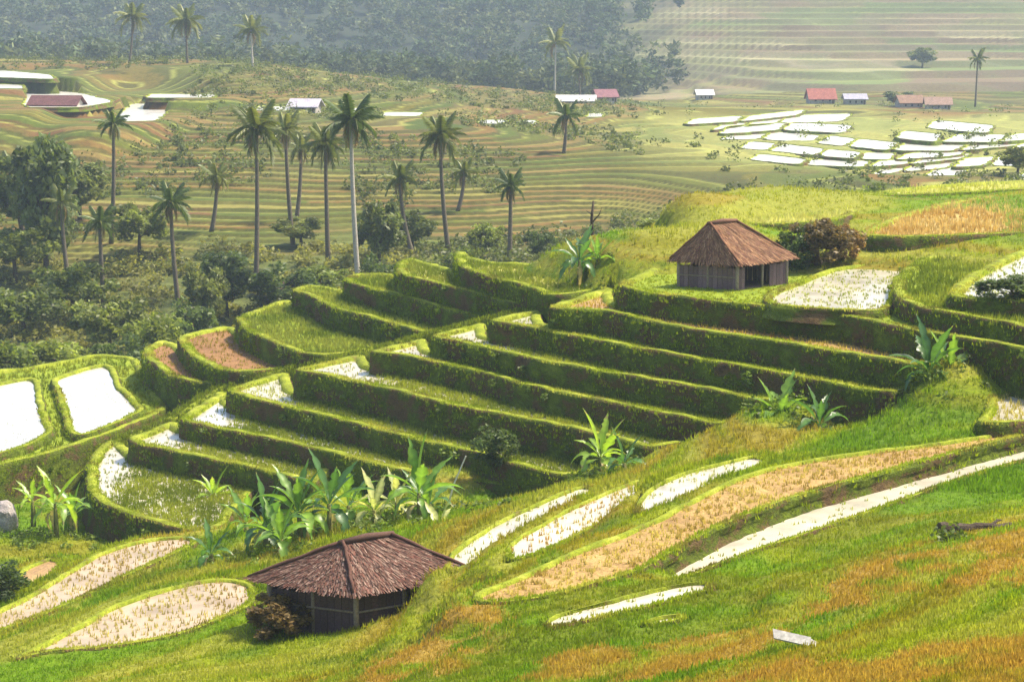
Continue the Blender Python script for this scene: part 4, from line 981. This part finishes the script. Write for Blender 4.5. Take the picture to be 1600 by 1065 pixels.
# ---------------------------------------------------------------- far houses
ROOFC = {}
def house(px, py, Y, w, d, h, rh, rc, label, rz=0.0, wall='plaster', wins=3):
    x, Y, z = on_ground(px, py, 150, 460); z = float(level_pads(np.array([x]), np.array([Y]), np.array([z]))[0])
    root = empty('house', (x, Y, z + CZ - .3), rz); tag(root, label, 'house')
    if rc not in ROOFC: ROOFC[rc] = m_roof('roofing', rc)
    m = MB(); m.box(0, 0, h / 2 - .6, w, d, h + 1.2); m.add([(-w / 2, -d / 2, h), (-w / 2, d / 2, h), (-w / 2, 0, h + rh * .92)], [(0, 2, 1)]); m.add([(w / 2, -d / 2, h), (w / 2, d / 2, h), (w / 2, 0, h + rh * .92)], [(0, 1, 2)]); m.build('wall', M[wall], root)
    m = MB(); e = .45; sl = rh / (d / 2)
    for s in (-1, 1):
        y0, z0 = s * (d / 2 + e), h - e * sl
        q = [(-w / 2 - e, y0, z0), (w / 2 + e, y0, z0), (w / 2 + e, 0, h + rh), (-w / 2 - e, 0, h + rh)]
        q2 = [(a, b, c + .14) for a, b, c in q]; m.add(q + q2, [(3, 2, 1, 0), (4, 5, 6, 7), (0, 1, 5, 4), (1, 2, 6, 5), (2, 3, 7, 6), (3, 0, 4, 7)])
    m.build('roof', ROOFC[rc], root)
    for k in range(wins):
        xx = -w / 2 + w * (k + .75) / (wins + .5)
        m = MB(); m.box(xx, -d / 2 - .03, h * .55, w * .11, .08, h * .4, (.4, .35, .3)); wd = m.build('window', M['wood'], root)
        m = MB(); m.box(xx, -d / 2 - .08, h * .55, w * .085, .04, h * .32); m.build('pane', M['glass'], wd)
    m = MB(); m.box(w * .42, -d / 2 - .03, h * .4, w * .09, .08, h * .8, (.12, .08, .06)); m.build('door', M['wood'], root)
    return root
for a in [(1282,160,400,7.0,4.5,1.7,2.3,(.36,.13,.10),'small house with a bright red tiled roof below the striped hill',.1),
          (90,187,300,7.5,4.5,1.1,1.2,(.13,.06,.06),'long low house with a dull purple roof beside a white paddy',-.1),
          (478,177,322,4.5,3.5,1.0,1.0,(.50,.46,.52),'small white-walled shed with a pale lilac roof among the terraces',-.2),
          (900,161,388,8,4.5,1.0,1.0,(.60,.58,.55),'long white-roofed house at the foot of the forest',0),
          (1100,156,398,4.5,4,2.0,1.2,(.62,.60,.56),'tiny white hut at the foot of the striped hill',.1),
          (1420,168,396,6,4.5,1.8,1.6,(.26,.16,.11),'brown-roofed village house left of its twin below the hill',.15),
          (1465,170,392,6,4.5,1.7,1.5,(.30,.20,.15),'tan-roofed village house with pale walls below the hill',-.1),
          (1335,163,404,5.5,4.5,2.0,1.1,(.38,.36,.42),'grey-blue roofed house right beside the red-roofed one',0),
          (945,160,384,5,4,2.0,1.5,(.25,.12,.13),'maroon-roofed hut beside the long white-roofed house',.3)]:
    house(*a[:3], *[v_ * .78 for v_ in a[3:7]], *a[7:])
# ---------------------------------------------------------------- small things
# bent white board lying on the near slope
x, y, z = on_ground(1255, 1002, 20, 60); x0_, y0_ = at(1208, 992, z + .2); x1_, y1_ = at(1308, 1020, z + .1)
m = MB(); P3 = [Vector((x0_, y0_, z + .22 + CZ)), Vector((x0_ * .4 + x1_ * .6, y0_ * .4 + y1_ * .6, z + .20 + CZ)), Vector((x1_, y1_, z + .04 + CZ))]
for i in range(2):
    a, b = P3[i], P3[i + 1]; s = Vector((0, .09, .06)) if i == 0 else Vector((0, .06, .04)); u = Vector((0, -.02, .03))
    m.add([a - s, b - s, b + s, a + s, a - s + u, b - s + u, b + s + u, a + s + u], [(3, 2, 1, 0), (4, 5, 6, 7), (0, 1, 5, 4), (1, 2, 6, 5), (2, 3, 7, 6), (3, 0, 4, 7)])
tag(m.build('plank', M['white']), 'bent bleached white plank lying on the orange-green slope', 'plank')
# dark log in a hollow
x, y, z = on_ground(1530, 828, 30, 70)
m = MB(); lr = random.Random(8); npt = 14
m.tube([(-1.0 + 2.1 * i / 13, .05 * math.sin(i * 1.3), .10 + .02 * math.cos(i * 1.7)) for i in range(npt)], [(.15 - .05 * i / 13) * lr.uniform(.8, 1.15) for i in range(npt)], 9, (.045, .036, .026))
m.tube([(.3, .02, .14), (.5, .18, .24), (.62, .26, .22)], [.05, .035, .02], 6, (.05, .04, .03))
o = m.build('log', M['bark_dark'], None, False); o.location = (x, y, z + CZ - .10); o.rotation_euler = (0, 0, .05); tag(o, 'dark log lying on the green slope', 'log')
# pale boulder at the end of the gully
x, y, z = on_ground(8, 832, 40, 100)
import bmesh
bm = bmesh.new(); bmesh.ops.create_icosphere(bm, subdivisions=3, radius=1)
for v in bm.verts:
    n_ = float(fbm(v.co.x * 1.3 + 4, v.co.y * 1.3 + v.co.z * 2.1, 3)); v.co *= .75 + .5 * n_; v.co.x *= .55; v.co.y *= .5; v.co.z *= .85
me = bpy.data.meshes.new('boulder'); bm.to_mesh(me); bm.free(); me.materials.append(M['stone']); o = bpy.data.objects.new('boulder', me); col.objects.link(o); o.location = (x, y, z + CZ + .45); tag(o, 'pale pinkish boulder beside the bright banana plant', 'boulder')

# ---------------------------------------------------------------- build the grass
LBL = {'near': ('green and yellow grass on the terrace banks and bunds with rice seedlings', 'grass'), 'foreground': ('yellow-green and orange grass on the near slope', 'grass')}
for reg, lst in GR.items():
    v = np.vstack([a for a, _ in lst]); c = np.vstack([b for _, b in lst]); v[:, 2] += CZ
    tag(mesh('grass', v, np.arange(len(v)).reshape(-1, 3), M['grass'], None, c), LBL[reg][0], LBL[reg][1], kind='stuff')
    print('GRASS', reg, len(v) // 3)

# ---------------------------------------------------------------- haze
m, n, l, p = newmat('valley_haze'); n.remove(p)
pv = n.new('ShaderNodeVolumePrincipled'); pv.inputs['Color'].default_value = (.62, .76, .95, 1); pv.inputs['Density'].default_value = .00034; pv.inputs['Anisotropy'].default_value = .0
l.new(pv.outputs[0], n['Material Output'].inputs['Volume'])
mb = MB(); mb.box(0, 470, CZ - 0, 1400, 1140, 74); hz = mb.build('haze', m); tag(hz, 'thin pale blue haze hanging over the whole valley', 'haze', kind='stuff')
